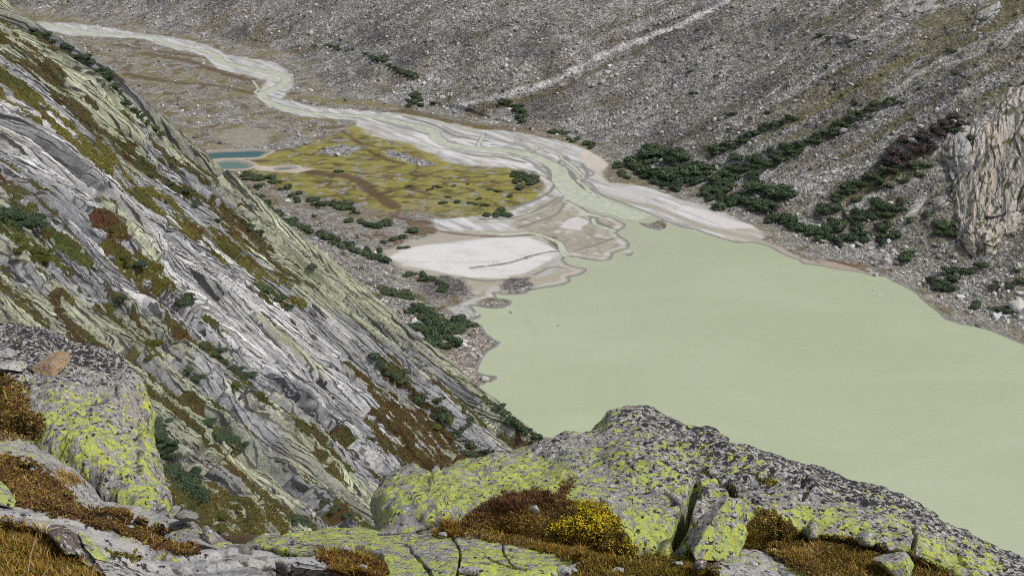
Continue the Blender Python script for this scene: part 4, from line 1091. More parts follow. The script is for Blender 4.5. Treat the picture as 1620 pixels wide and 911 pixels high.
MLAB = {'crest': ("dark green shrub on the upper crest of the slabby spur", "shrubs on the spur's upper crest"), 'tip': ("dark green shrub on the low end of the spur against the lake", "shrubs on the spur's low end"),
        'wall': ("leafy shrub in the thicket on the slabs at the left edge", "shrubs of the thicket at the left edge"), 'round': ("round dark green shrub standing alone in the middle of the pale slabs", None),
        'mid': ("shrub on a ledge between the tilted grey slabs", "shrubs on ledges between the slabs"), 'crest2': ("small dark shrub near the middle of the spur's crest", "shrubs near the middle of the crest"),
        'band': ("shrub in the red-brown turf band low on the spur", "shrubs in the turf band low on the spur"), 'low': ("small dark shrub among the lowest slabs above the lichen-covered outcrop", "shrubs among the lowest slabs"),
        'upper': ("small shrub in the brown turf strip high on the spur", "shrubs in the high turf strip"), 'gully': ("green alder in the gully right of the lichen-streaked rock face", "alders in the gully beside the rock face"),
        'gully2': ("green alder in the cleft between two rock buttresses above the gully", "alders in the cleft above the gully")}
for k, (px, py, rp, kd, zn) in enumerate(MS):
    p, t = on_mountain(px, py + rp * .45)
    rad = rp * 1.1 / FPX * t
    mt = GREEN if kd == 'g' else OLIVE
    me = (NEARM if t < 240 else FARM)[mt.name]
    ALLSHRUB.append((rp * 1.35, p - np.array((0, 0, rad * .12)), rad, me[k % len(me)], *MLAB[zn], kd))
ALLSHRUB.sort(key=lambda a: -a[0])
rest = {}
for k, (rp, p, rad, me, lab, grp, kd) in enumerate(ALLSHRUB):
    sx, sy, sz = rad * random.uniform(1.15, 1.55), rad * random.uniform(1.0, 1.3), rad * random.uniform(.6, .95)
    e = (random.uniform(-.12, .12), random.uniform(-.12, .12), random.uniform(0, 6.28))
    if k < 296:
        o = obj("shrub", me, None, None, p, label=lab, category="shrub"); o.rotation_euler = e; o.scale = (sx, sy, sz)
        if grp: o["group"] = grp
    else:
        rest.setdefault('p' if kd == 'p' else 'g', []).append((p, (sx, sy, sz), e[2], FAR[k % 8]))
for kd, L in rest.items():
    Vs, F3, F4, T, b = [], [], [], [], 0
    for p, s, a, d in L:
        ca, sa = math.cos(a), math.sin(a); V = d['V'] * s
        Vs.append(np.stack([V[:, 0] * ca - V[:, 1] * sa, V[:, 0] * sa + V[:, 1] * ca, V[:, 2]], -1) + p)
        F3.append(d['F'][0] + b); F4.append(d['F'][1] + b); T.append(d['T']); b += len(V)
    obj("shrubbery", mesh_np("shrubbery", np.concatenate(Vs), [np.concatenate(F3), np.concatenate(F4)], False, {"Tone": np.concatenate(T)}), PURPLE if kd == 'p' else GREEN, kind="stuff",
        label="low dark green scrub dotted over the scree and talus" if kd == 'g' else "purple-brown twiggy scrub left of the cliff", category="scrub")
print("shrubs", len(ALLSHRUB))
# ------------------------------------------------------------------ bare rock standing out of the far slope
CLM = NT("cliff_rock")
p_ = CLM.coord()
CLM.color(CLM.mix(1.0, CLM.attr("Col"), CLM.math('ADD', .5, CLM.math('MULTIPLY', CLM.noise(.8, 8, .72, p_), 1.0)), 'MULTIPLY')); CLM.rough(.88)
CLM.bump(CLM.noise(.6, 8, .68, p_), .9, 1.2)
def crag(name, cols, nu, nv, bulge, amp, seed, tone, **props):
    """cols: columns from left to right, each a list of (px, py) from top to bottom; the face stands proud of the slope"""
    K = 6
    cc = np.stack([catmull(np.array(c, float), K) for c in cols], 1)          # K rows, columns
    P = on_ground(cc[..., 0].ravel(), cc[..., 1].ravel()).reshape(K, len(cols), 3)
    t = project(P)[2]
    bu = np.ones((K, len(cols))) * bulge
    bu[0] = -3; bu[-1] = -1.5; bu[:, 0] = np.minimum(bu[:, 0], -3); bu[1:-1, 1] *= .5; bu[1] *= .4; bu[2] *= .8
    if props.pop("sink_right", True): bu[:, -1] = -3
    t = t - bu
    P = at_depth(cc[..., 0], cc[..., 1], t)
    u = np.linspace(0, len(cols) - 1, nu); v = np.linspace(0, K - 1, nv)
    M = bicubic(P, u, v); Nn = grid_normals(M)
    if (Nn[nv // 2, nu // 2] * np.array([0, -1, .3])).sum() < 0: Nn = -Nn
    L = np.linalg.norm(P[0, 0] - P[0, -1]); H = np.linalg.norm(P[0, 1] - P[-1, 1])
    U, Vv = np.meshgrid(u / u[-1] * L, v / v[-1] * H)
    w = 2.5 * fbm(U / 9, Vv / 14, seed, 3)
    def ribs(Pd, A, sd):
        s = (U + Vv * .22 + w) / Pd + .4 * n2(Vv / (3 * Pd), U / (6 * Pd), sd); k = np.floor(s); f = s - k
        j = np.floor(Vv / (Pd * 2.4) + hash1(k, sd) * 5 + .3 * n2(U / Pd, Vv / Pd, sd + 1)); rr_ = hash1(k, j, sd)
        return A * (f * (f < .82) / .82 + (1 - sstep(.82, .95, f)) * (f >= .82) + (rr_ - .5) * 1.3), sstep(.80, .86, f), rr_
    d1, e1, q1_ = ribs(17, 1.5, seed + 1); d2, e2, q2_ = ribs(7, .55, seed + 2); d3, e3, q3_ = ribs(2.6, .16, seed + 3)
    ff1, fg1, fi1 = facets((U + Vv * .22 + w * .4) / 13, Vv / 14, seed + .5, .35, .9); ff2, fg2, fi2 = facets((U + Vv * .2 + w * .3) / 3.6, Vv / 4.6, seed + .7, .4, .9)
    edge = np.minimum(np.minimum(sstep(0, .35, u)[None] * np.ones((nv, 1)), sstep(0, .3, v)[:, None]), 1)
    Dd = amp * (.2 * d1 + .12 * d2 + 2.6 * ff1 + .7 * ff2 + .8 * fbm(U / 4, Vv / 5, seed + 4, 4) + 1.4 * fbm(U / 16, Vv / 14, seed + 5, 2)) * (.25 + .75 * edge)
    MPx = M + Nn * Dd[..., None]
    st_ = fbm((U + Vv * .22 + w) / 2.6, Vv / 12, seed + 6, 4, .6); st2 = fbm((U + .22 * Vv + w) / 5, Vv / 40, seed + 7, 3)
    Cc = np.empty(M.shape); Cc[:] = tone
    Cc = mixc(Cc, np.array(tone) * (1.18, 1.1, 1.0), sstep(.1, .5, st2 + .4 * (q1_ - .5)))
    Cc = mixc(Cc, (.46, .46, .45), sstep(.15, .5, -st2 + .6 * (q2_ - .5)) * .7)
    Cc = mixc(Cc, (.34, .36, .24), sstep(.2, .5, fbm(U / 12, Vv / 9, seed + 8, 3)) * .6)
    Cc = mixc(Cc, (.11, .11, .125), sstep(.10, .45, st_ + .5 * fbm(U / 14, Vv / 20, seed + 9, 2)) * .65)
    Cc = mixc(Cc, (.10, .10, .105), np.clip(e1 * .2, 0, 1) * .5)
    Cc = Cc * (.75 + .5 * fi1 * .6 + .5 * fi2 * .4)[..., None]
    Cc = mixc(Cc, (.06, .06, .065), np.maximum(sstep(.06, .015, fg1), .6 * sstep(.06, .015, fg2) * (fi1 > .62)) * .8)
    crack = np.abs(n2(U / 7 + w * .2, Vv / 5, seed + 10)); Cc = mixc(Cc, (.05, .05, .05), sstep(.05, .01, crack) * .8)
    Cc = mixc(Cc, (.10, .10, .035), sstep(.22, .36, fbm(U / 10, Vv / 4.5, seed + 11, 4)) * .85)
    return obj(name, mesh_np(name, MPx.reshape(-1, 3), grid_faces(nv, nu), True, {"Col": Cc.reshape(-1, 3)}), CLM.m, **props)
crag("cliff", [[(1500, 258), (1504, 290), (1508, 320), (1511, 350), (1518, 368), (1532, 392)],
               [(1512, 226), (1514, 270), (1514, 310), (1520, 355), (1530, 385), (1544, 414)],
               [(1535, 190), (1540, 240), (1540, 290), (1545, 340), (1556, 380), (1566, 408)],
               [(1562, 152), (1568, 210), (1570, 270), (1575, 330), (1582, 366), (1592, 386)],
               [(1590, 126), (1598, 190), (1602, 250), (1608, 310), (1616, 345), (1624, 362)],
               [(1640, 110), (1645, 170), (1648, 230), (1652, 290), (1658, 320), (1662, 342)],
               [(1720, 90), (1725, 150), (1730, 210), (1735, 260), (1738, 290), (1740, 312)]], 260, 330, 7.0, 1.0, 400, (.52, .47, .405), kind="structure")
crag("crag", [[(1484, 224), (1486, 236), (1488, 246), (1490, 258)], [(1496, 205), (1498, 225), (1500, 250), (1504, 275)], [(1508, 192), (1512, 220), (1516, 250), (1520, 290)], [(1524, 184), (1528, 215), (1532, 245), (1536, 280)], [(1540, 182), (1545, 215), (1548, 245), (1550, 270)]],
     110, 120, 6.5, .9, 420, (.44, .42, .39), kind="structure")
crag("crag", [[(1414, 4), (1418, 14), (1420, 24), (1422, 34)], [(1428, -14), (1432, 6), (1436, 26), (1440, 40)], [(1450, -22), (1454, 0), (1456, 16), (1458, 30)], [(1470, -24), (1474, -4), (1478, 8), (1480, 22)], [(1488, -22), (1490, -8), (1492, 2), (1494, 10)]],
     110, 90, 3.0, .7, 440, (.46, .45, .43), kind="structure")
crag("crag", [[(1530, 8), (1532, 18), (1534, 26), (1536, 32)], [(1545, -12), (1548, 6), (1552, 22), (1556, 36)], [(1562, -18), (1566, 0), (1570, 14), (1574, 30)], [(1580, -20), (1584, -6), (1588, 6), (1592, 16)]],
     90, 80, 2.5, .6, 460, (.40, .40, .38), kind="structure")
crag("crag", [[(1466, 318), (1468, 326), (1469, 332), (1470, 338)], [(1474, 306), (1476, 318), (1478, 328), (1480, 336)], [(1486, 304), (1489, 314), (1492, 322), (1494, 328)], [(1498, 304), (1500, 312), (1502, 318), (1504, 322)]],
     60, 60, 2.5, .5, 470, (.38, .37, .36), kind="structure")
crag("slab", [[(1464, 292), (1446, 312), (1430, 334), (1419, 354)], [(1467, 293), (1452, 314), (1438, 335), (1425, 356)], [(1470, 296), (1462, 316), (1450, 332), (1436, 350)], [(1472, 300), (1468, 316), (1460, 330), (1448, 346)]],
     60, 90, 1.6, .2, 480, (.55, .54, .53), kind="structure")
# ------------------------------------------------------------------ the near hillside
HX = [-160, 0, 150, 300, 430, 580, 700, 850, 1000, 1150, 1300, 1450, 1620, 1800]
ROWS = [
 [(1500, 2.6)] * 14,
 [(1010, 5.6), (1000, 5.9), (995, 6.4), (990, 7.0), (990, 7.6), (990, 8.1), (990, 8.5), (990, 8.9), (990, 9.2), (990, 9.5), (990, 9.8), (995, 10.1), (1010, 10.5), (1040, 11)],
 [(900, 7.3), (900, 7.6), (905, 8.1), (910, 8.8), (910, 9.2), (910, 9.6), (908, 10), (908, 10.3), (908, 10.6), (908, 10.9), (908, 11.2), (915, 11.5), (945, 12), (990, 12.5)],
 [(800, 9.6), (812, 9.8), (845, 9.9), (872, 10.4), (876, 10.8), (874, 11), (872, 11.2), (868, 11.5), (884, 11.5), (884, 11.7), (876, 12), (888, 12.3), (930, 12.9), (975, 13.5)],
 [(700, 14), (735, 13.5), (806, 12.6), (852, 12.4), (864, 12.2), (858, 12.2), (850, 12.3), (836, 12.6), (862, 12.5), (866, 12.6), (848, 13), (868, 13.2), (922, 13.8), (970, 14.5)],
 [(640, 19), (694, 18.0), (800, 15.5), (848, 14.2), (860, 13.4), (856, 13.2), (852, 13.4), (838, 13.8), (858, 13.8), (862, 13.9), (850, 14.2), (868, 14.4), (925, 15), (975, 15.6)],
]
Hc = np.array([[(HX[i], q[0], q[1]) for i, q in enumerate(row)] for row in ROWS], float)
HG = at_depth(Hc[..., 0], Hc[..., 1], Hc[..., 2])
e = HG[-1]
HG = np.concatenate([HG, [e + (1, 2.2, -2.6)], [e + (4, 6, -9)], [e + (12, 16, -28)], [e + (30, 40, -75)]])
hu = np.linspace(0, 13, 620); hv = np.concatenate([np.linspace(0, 1, 14)[:-1], np.linspace(1, 5, 270)[:-1], np.linspace(5, 9, 60)])
HP = bicubic(HG, hu, hv); HN = grid_normals(HP)
if HN[150, 300, 2] < 0: HN = -HN
HP = HP + HN * (.10 * fbm3(HP * .9, 501, 3) + .035 * fbm3(HP * 4, 505, 3))[..., None]
hpx, hpy, ht = project(HP)
HC = np.empty(HP.shape); HC[:] = (.085, .058, .03)
nz_ = fbm3(HP * 2.2, 508, 4)
HC = mixc(HC, (.06, .06, .02), sstep(0, .5, nz_)); HC = mixc(HC, (.13, .085, .03), sstep(.1, .6, -nz_))
HC = mixc(HC, (.22, .215, .2), sstep(5.05, 5.4, hv)[:, None] * sstep(-.2, .2, fbm3(HP * .3, 509, 3)))
SO = NT("heath_soil"); p_ = SO.coord()
SO.color(SO.mix(1.0, SO.attr("Col"), SO.math('ADD', .4, SO.math('MULTIPLY', SO.noise(14, 5, .7, p_), 1.2)), 'MULTIPLY')); SO.rough(.95); SO.bump(SO.noise(20, 4, .7, p_), .8, .05)
SLABS = ([(384, 868), (430, 869), (470, 878), (520, 896), (580, 925), (680, 960), (800, 960), (870, 920), (926, 886), (880, 880), (800, 861), (725, 846), (600, 841), (510, 838), (440, 849)],
         [(-80, 726), (15, 730), (98, 776), (138, 810), (200, 818), (300, 856), (334, 866), (300, 844), (200, 806), (146, 796), (66, 715), (0, 688), (-80, 672)],
         [(-80, 822), (30, 828), (80, 846), (170, 912), (230, 980), (760, 980), (742, 958), (600, 918), (440, 885), (330, 874), (170, 842), (0, 800), (-80, 786)],
         [(1122, 900), (1150, 940), (1372, 980), (1372, 948), (1290, 899), (1222, 878), (1195, 868), (1175, 870), (1126, 893)],
         [(230, 840), (285, 838), (350, 850), (400, 870), (380, 880), (300, 864)])
HSINK = np.zeros(hpx.shape)
for q in SLABS: HSINK = np.maximum(HSINK, sstep(-3, 8, sd_poly(hpx, hpy, np.array(q, float), 40.0)) * (hv[:, None] < 5.2) * (hv[:, None] > .9))
HS_ = HP - HN * (.32 * HSINK)[..., None]                       # the soil lies lower under the slabs
obj("hillside", mesh_np("hillside", HS_.reshape(-1, 3), grid_faces(*HP.shape[:2]), True, {"Col": HC.reshape(-1, 3)}), SO.m, kind="structure")
SURF = [(HP.reshape(-1, 3), hpx.ravel(), hpy.ravel(), ht.ravel())]
def near_t(px, py, tmax=60):
    """distance of the nearest foreground surface seen at a photo point"""
    best = None
    for P, x, y, t in SURF:
        d = (x - px) ** 2 + (y - py) ** 2 + (t > tmax) * 1e6
        c = np.where(d < 16)[0]
        if len(c):
            k = c[t[c].argmin()]
            if best is None or t[k] < best: best = t[k]
    if best is None:
        P, x, y, t = SURF[0]; best = t[((x - px) ** 2 + (y - py) ** 2 + (t > tmax) * 1e6).argmin()]
    return best

# ------------------------------------------------------------------ lichen-covered granite
def rock_mat(name, base=(.30, .30, .30), warm=(.37, .34, .31), lich=(.57, .615, .105), scale=1.0, run=1.0, spk=1.0):
    m = NT(name); p = m.coord((1, 1, run))
    L = m.attr("Lich", "Fac"); Dk = m.attr("Dark", "Fac"); G = m.attr("Gap", "Fac")
    n1 = m.noise(2.2 * scale, 6, .7, p); n2_ = m.noise(38 * scale, 4, .7, p); n3_ = m.noise(8.5 * scale, 5, .60, p, .35)
    nd = m.noise(15 * scale, 4, .60, p, .3); nw = m.noise(19 * scale, 5, .68, m.coord((1, 1, run), (.4, .9, .2))); npz = m.noise(4 * scale, 5, .62, m.coord((1, 1, 1), (1.2, .3, .7)))
    nb = m.noise(5.5 * scale, 8, .72, m.coord((1, 1, run), (2.2, 1.3, .1)))
    c = m.mix(m.rng(n1, .38, .62), base, warm)
    c = m.mix(m.rng(npz, .52, .60, 0, .75), c, (.19, .19, .20))
    c = m.mix(1.0, c, m.math('ADD', .35, m.math('MULTIPLY', n2_, 1.3)), 'MULTIPLY')
    wt = m.math('SUBTRACT', .60, m.math('MULTIPLY', Dk, .11 * spk))
    c = m.mix(m.math('MULTIPLY', m.rng(nw, wt, m.math('ADD', wt, .03)), .9), c, (.62, .59, .55))
    dt = m.math('SUBTRACT', .645, m.math('MULTIPLY', Dk, .17 * spk))
    dm = m.rng(nd, dt, m.math('ADD', dt, .025))
    bt = m.math('SUBTRACT', .70, m.math('MULTIPLY', Dk, .17 * spk))
    dm = m.math('MAXIMUM', dm, m.rng(nb, bt, m.math('ADD', bt, .03)))
    c = m.mix(m.math('MULTIPLY', dm, .95), c, (.024, .025, .030))
    lt = m.math('SUBTRACT', .69, m.math('MULTIPLY', L, .27))
    lm = m.rng(n3_, lt, m.math('ADD', lt, .02))
    lc = m.mix(m.rng(m.noise(13 * scale, 5, .65, p), .38, .62), lich, tuple(v * k for v, k in zip(lich, (.72, .80, 1.9))))
    lc = m.mix(m.rng(n2_, .54, .62, 0, .4), lc, (.10, .11, .03))
    lc = m.mix(m.rng(m.noise(16 * scale, 4, .66, m.coord((1, 1, run), (.7, 2.1, 1.1))), .585, .61), lc, (.03, .03, .03))
    c = m.mix(lm, c, lc)
    c = m.mix(G, c, (.03, .022, .015))
    m.color(c); m.rough(.9)
    h = m.math('ADD', m.math('MULTIPLY', m.noise(6 * scale, 8, .62, p), 1.0), m.math('MULTIPLY', m.noise(40 * scale, 4, .7, p), .35))
    h = m.math('ADD', h, m.math('MULTIPLY', lm, .06))
    m.bump(h, .9, .10 / scale)
    return m.m
LICH = rock_mat("lichen_granite")
LICHV = rock_mat("streaked_granite", scale=.8, run=.4)
GREY = rock_mat("grey_granite", (.42, .42, .43), (.50, .48, .45), spk=.8)
TAN = rock_mat("tan_granite", (.36, .26, .15), (.38, .245, .135), scale=1.3)
BRNR = rock_mat("brown_granite", (.14, .105, .09), (.19, .15, .13), scale=1.4)

def resample(P, n):
    P = np.asarray(P, float)
    s = np.concatenate([[0], np.cumsum(np.hypot(*np.diff(P[:, :2], axis=0).T))]); q = np.linspace(0, s[-1], n)
    return np.stack([np.interp(q, s, P[:, k]) for k in range(P.shape[1])], -1)

def rock_net(name, base, crest, tb, tc, mat, nu, nv, bulge=.2, amp=.08, seed=1, lich=.6, dark=.3, back=(0, 1.2, -1.0), grooves=(), power=1.7, depth=2.0, steps=None, lift=0.0, facet=1.6, **props):
    """outcrop between its foot line and its skyline; goes on over the top and down behind.
    tb/tc: distances along foot / skyline as (px, t) tables, or None to sit on the surfaces already built"""
    K = 30
    b = resample(base, K); c = resample(crest, K)
    tbv = np.array([near_t(*q) for q in b]) if tb is None else np.interp(b[:, 0], *zip(*tb))
    if tb is None: tbv = np.convolve(np.pad(tbv, 3, mode='edge'), np.ones(7) / 7, 'valid')
    if tc == 'ground': tcv = np.array([near_t(*q) for q in c]); tcv = np.convolve(np.pad(tcv, 4, mode='edge'), np.ones(9) / 9, 'valid') - lift
    else: tcv = np.interp(c[:, 0], *zip(*tc))
    tbv = tbv - lift * .6
    width = sstep(0, .12, np.linspace(0, 1, K)) * sstep(1, .88, np.linspace(0, 1, K))
    rows = []
    for f in (0, .2, .4, .6, .8, .93, 1.0):
        q = b + (c - b) * f
        t = tbv + (tcv - tbv) * f ** power - bulge * math.sin(math.pi * min(f, 1)) * width
        rows.append(at_depth(q[:, 0], q[:, 1], t))
    back = np.asarray(back, float)
    foot = rows[0] + np.array((0, .25, -.45)) * depth * .5
    rows = [foot + (0, .5, -.8 * depth)] + [foot] + rows + [rows[-1] + back * .3 + (0, 0, .25 * abs(back[2]) * .3), rows[-1] + back * .8, rows[-1] + back * (1.3, 1.3, 2.2), rows[-1] + back * (1.6, 1.6, 4)]
    Gn = np.stack(rows)
    u = np.linspace(0, K - 1, nu); R_ = len(rows)
    v = np.concatenate([np.linspace(0, 2, max(6, nv // 9))[:-1], np.linspace(2, 8, nv)[:-1], np.linspace(8, R_ - 1, max(8, nv // 6))])
    P = bicubic(Gn, u, v); Nn = grid_normals(P)
    k = (np.searchsorted(v, 5), nu // 2)
    if (Nn[k] * (np.array((0, 0, CAMZ)) - P[k])).sum() < 0: Nn = -Nn
    D = amp * (1.3 * fbm3(P * .55, seed, 3) + .7 * fbm3(P * 1.7, seed + 20, 3) + .28 * fbm3(P * 6, seed + 40, 3))
    if steps: 
        w_ = steps
        s = (P @ np.array(w_[0])) / w_[1] + .7 * fbm3(P * .4, seed + 60, 2); kk = np.floor(s); f = s - kk
        D = D + w_[2] * (f - sstep(.78, .97, f)) * (.5 + hash1(kk, seed))
    fa, fb, fh_ = facets((P @ np.array((.8, .3, .25))) / facet + .4 * fbm3(P * .6, seed + 61, 2), (P @ np.array((-.2, .55, .8))) / (facet * .8), seed + .3, .32, .5)
    D = D + fa * min(facet * .16, amp * 1.7)
    x, y, t = project(P)
    gap = .9 * sstep(.03, .008, fb) * (fh_ > .62)
    D = D - .03 * gap
    _ = np.zeros(x.shape)
    for g in grooves:
        ln, wd, dp = g
        d = near_line(x, y, np.array(ln, float), 60.0) + 2.0 * fbm3(P * 5, seed + 70, 2)
        m = 1 - sstep(wd * .35, wd, d)
        m = m * (v[:, None] > 1.5) * (v[:, None] < 9.2)
        D = D - dp * m; gap = np.maximum(gap, (1 - sstep(wd * .2, wd * .7, d)) * (v[:, None] > 1.5) * (v[:, None] < 9.2))
    edge = sstep(0, .05, np.linspace(0, 1, nu)) * sstep(1, .95, np.linspace(0, 1, nu))
    P = P + Nn * (D * (.15 + .85 * edge))[..., None]
    x, y, t = project(P)
    Lc = lich(x, y) if callable(lich) else np.full(x.shape, lich)
    Dc = dark(x, y) if callable(dark) else np.full(x.shape, dark)
    Lc = np.clip(Lc + .55 * fbm3(P * .9, seed + 80, 4), 0, 1); Dc = np.clip(Dc + .22 * fbm3(P * .8, seed + 90, 3), 0, 1)
    org = P[np.searchsorted(v, 2)].mean(0)
    me = mesh_np(name, (P - org).reshape(-1, 3), grid_faces(*P.shape[:2]), True, {"Lich": Lc.ravel(), "Dark": Dc.ravel(), "Gap": gap.ravel() * .85})
    o = obj(name, me, mat, None, org, **props)
    SURF.append((P.reshape(-1, 3), x.ravel(), y.ravel(), t.ravel()))
    return o

# the long lichen-covered outcrop in the middle and right
OC = [(597, 838), (598, 815), (606, 793), (625, 772), (652, 756), (680, 745), (712, 738), (745, 734), (800, 722), (835, 714), (870, 703), (900, 694), (930, 687), (951, 682), (957, 672), (968, 657), (982, 654), (1030, 653), (1048, 658), (1066, 668), (1090, 677), (1120, 684), (1150, 692), (1185, 699), (1220, 707), (1255, 722), (1285, 737), (1310, 750), (1345, 762), (1385, 773), (1420, 781), (1440, 788), (1460, 800), (1480, 815), (1510, 830), (1550, 853), (1590, 875), (1620, 891), (1680, 925), (1760, 975)]
OB = [(600, 846), (640, 846), (690, 846), (730, 846), (790, 846), (850, 848), (910, 856), (960, 872), (1000, 884), (1060, 888), (1100, 884), (1150, 872), (1200, 850), (1250, 846), (1300, 862), (1350, 866), (1400, 870), (1450, 888), (1500, 912), (1560, 945), (1640, 985), (1760, 1030)]
def o_l(x, y):
    a = np.exp(-(((x - 760) / 190) ** 2 + ((y - 775) / 62) ** 2)) * .85
    b = np.exp(-(((x - 1020) / 85) ** 2 + ((y - 850) / 52) ** 2)) * 1.0
    c = np.exp(-(((x - 1240) / 150) ** 2 + ((y - 835) / 45) ** 2)) * .75
    d = np.exp(-(((x - 1480) / 90) ** 2 + ((y - 885) / 34) ** 2)) * .85
    crest = near_line(x, y, np.array(OC, float), 60.0)
    return np.clip(.43 + .75 * np.maximum(np.maximum(a, b), np.maximum(c, d)) - .2 * sstep(1180, 1350, x) * (y < 800) - .16 * sstep(42, 8, crest) * (x > 840), 0, 1)
def o_d(x, y): return np.clip(.42 + .18 * sstep(40, 5, near_line(x, y, np.array(OC, float), 60.0)) * (x > 840) + .38 * sstep(900, 1100, x) * sstep(840, 740, y) + .25 * sstep(1250, 1400, x) + .3 * sstep(648, 700, y) * 0 - .15 * sstep(880, 700, x), 0, 1)
rock_net("outcrop", OB, OC, None, [(590, 13.6), (625, 14.2), (680, 14.8), (745, 15.2), (870, 16), (951, 16.6), (958, 17.4), (1048, 17.6), (1150, 16.8), (1300, 16.2), (1440, 15.8), (1620, 15.6), (1760, 16)], LICH, 900, 300, .35, .16, 600, o_l, o_d, (0, 1.7, -1.5),
    [([(1100, 768), (1090, 800), (1078, 835), (1066, 870), (1062, 892)], 12, .55), ([(1148, 758), (1160, 772), (1172, 790)], 6, .18), ([(1266, 752), (1268, 775), (1270, 792)], 4, .12), ([(1446, 830), (1448, 850), (1444, 872)], 4, .18),
     ([(900, 760), (885, 775), (872, 790)], 7, .12), ([(760, 805), (700, 828), (660, 842)], 4, .05), ([(1175, 760), (1215, 755), (1270, 770), (1300, 800)], 3, .06), ([(1040, 735), (1110, 740), (1140, 760)], 3, .06), ([(1190, 790), (1215, 815), (1225, 845)], 4, .1)],
    1.7, 2.0, ((.55, .25, -.6), 1.5, .12), 0.0, label="long grey outcrop thick with yellow-green map lichen against the lake", category="outcrop")
# the low slab in front of it
rock_net("slab", [(384, 868), (430, 869), (470, 878), (520, 896), (580, 925), (680, 945), (780, 945), (860, 925), (905, 900), (926, 886)], [(386, 865), (410, 857), (440, 849), (475, 843), (510, 838), (560, 837), (600, 841), (650, 847), (690, 844), (725, 846), (765, 853), (800, 861), (840, 872), (880, 880), (926, 884)],
    None, 'ground', LICH, 420, 150, .22, .06, 640, lambda x, y: .80 + .1 * np.sin(x / 40), lambda x, y: .42 + 0 * x, (0, .8, -.5),
    [([(716, 846), (728, 868), (727, 890), (722, 915)], 2.6, .1), ([(795, 858), (800, 880), (815, 900)], 2.4, .08), ([(640, 856), (655, 880), (680, 905), (690, 925)], 2.4, .08), ([(765, 880), (790, 892), (830, 905)], 2.6, .08), ([(560, 865), (600, 880), (612, 905)], 5, .1)],
    1.2, 1.2, None, .3, label="low humped slab almost covered in bright yellow-green lichen in front of the outcrop", category="rock slab")
# the big rock face on the left
def l_l(x, y): return np.clip(.42 + .45 * np.exp(-(((x - 110) / 85) ** 2 + ((y - 700) / 90) ** 2)) + .4 * np.exp(-(((x - 232) / 16) ** 2 + ((y - 700) / 130) ** 2)), 0, 1) * sstep(560, 650, y)
def l_d(x, y): return np.clip(.75 * sstep(620, 560, y) + .40, 0, 1)
rock_net("outcrop", [(-120, 700), (-40, 696), (20, 700), (66, 716), (100, 745), (135, 780), (170, 806), (210, 824), (240, 832), (257, 836)], [(-120, 488), (-40, 502), (0, 511), (50, 520), (100, 538), (150, 560), (190, 582), (212, 600), (220, 640), (228, 690), (240, 750), (250, 795), (258, 832)],
    [(-120, 19), (0, 18.4), (100, 17), (257, 15.4)], [(-120, 31), (0, 29), (100, 27), (190, 25), (215, 23.5), (230, 20), (250, 17), (258, 15.6)], LICHV, 460, 340, .5, .22, 680, l_l, l_d, (-1.1, 2.3, -2.6),
    [([(60, 640), (110, 645), (160, 655)], 4, .08), ([(180, 620), (200, 680), (215, 760)], 4, .1), ([(110, 592), (130, 606), (165, 612)], 3, .08)], 2.3, 2.0, ((.75, .35, .35), 1.6, .16), 0.0,
    label="big rounded granite face streaked with yellow lichen above the heather strip at left", category="outcrop")
# granite sheets between the heather strips
rock_net("slab", [(-60, 726), (15, 730), (58, 742), (98, 776), (138, 810), (200, 818), (258, 842), (300, 856), (334, 866)], [(-60, 672), (0, 688), (30, 697), (66, 715), (108, 752), (146, 796), (200, 806), (256, 828), (300, 844), (336, 862)],
    None, 'ground', GREY, 360, 60, .05, .05, 700, lambda x, y: .42 - .2 * sstep(60, 140, x), .45, (0, .6, -.4), (), 1.1, 1.0, None, .35, label="narrow pale granite ledge curving between the heather and the lichen-streaked face", category="rock slab")
def s_d(x, y): return np.clip(.40 + .25 * np.sin((x + y * 2.2) / 55) + .2 * np.sin((x - 3 * y) / 31), 0, 1)
rock_net("slab", [(-60, 822), (30, 828), (80, 846), (130, 880), (170, 912), (230, 960), (400, 1000), (620, 1000), (740, 965)], [(-60, 788), (0, 800), (50, 811), (110, 826), (170, 842), (230, 862), (290, 876), (330, 874), (380, 877), (440, 885), (500, 896), (550, 906), (600, 918), (680, 938), (742, 958)],
    None, 'ground', GREY, 520, 160, .16, .05, 720, .13, s_d, (0, .5, -.4), [([(100, 850), (200, 870), (300, 905)], 3, .04), ([(170, 870), (215, 880), (260, 878)], 4, .05), ([(330, 880), (400, 895), (480, 915)], 3, .03)], 1.0, 1.0,
    ((.5, -.75, .0), .55, .05), .3, label="broad bare pale-grey granite sheet sloping across the bottom left corner", category="rock slab")
rock_net("slab", [(1122, 900), (1150, 925), (1210, 950), (1300, 965), (1370, 958)], [(1126, 893), (1150, 882), (1175, 870), (1195, 868), (1222, 878), (1250, 889), (1290, 899), (1330, 914), (1372, 948)], None, [(1126, 11.6), (1190, 11.9), (1372, 11.2)], GREY, 260, 80, .1, .05, 760,
    lambda x, y: .42 + .3 * sstep(1230, 1270, x), .5, (0, .6, -.5), [([(1180, 890), (1230, 900), (1260, 925)], 3, .06)], 1.2, 1.0, None, .42, label="flat grey lichen-spotted slab in front of the wedge-shaped block", category="rock slab")

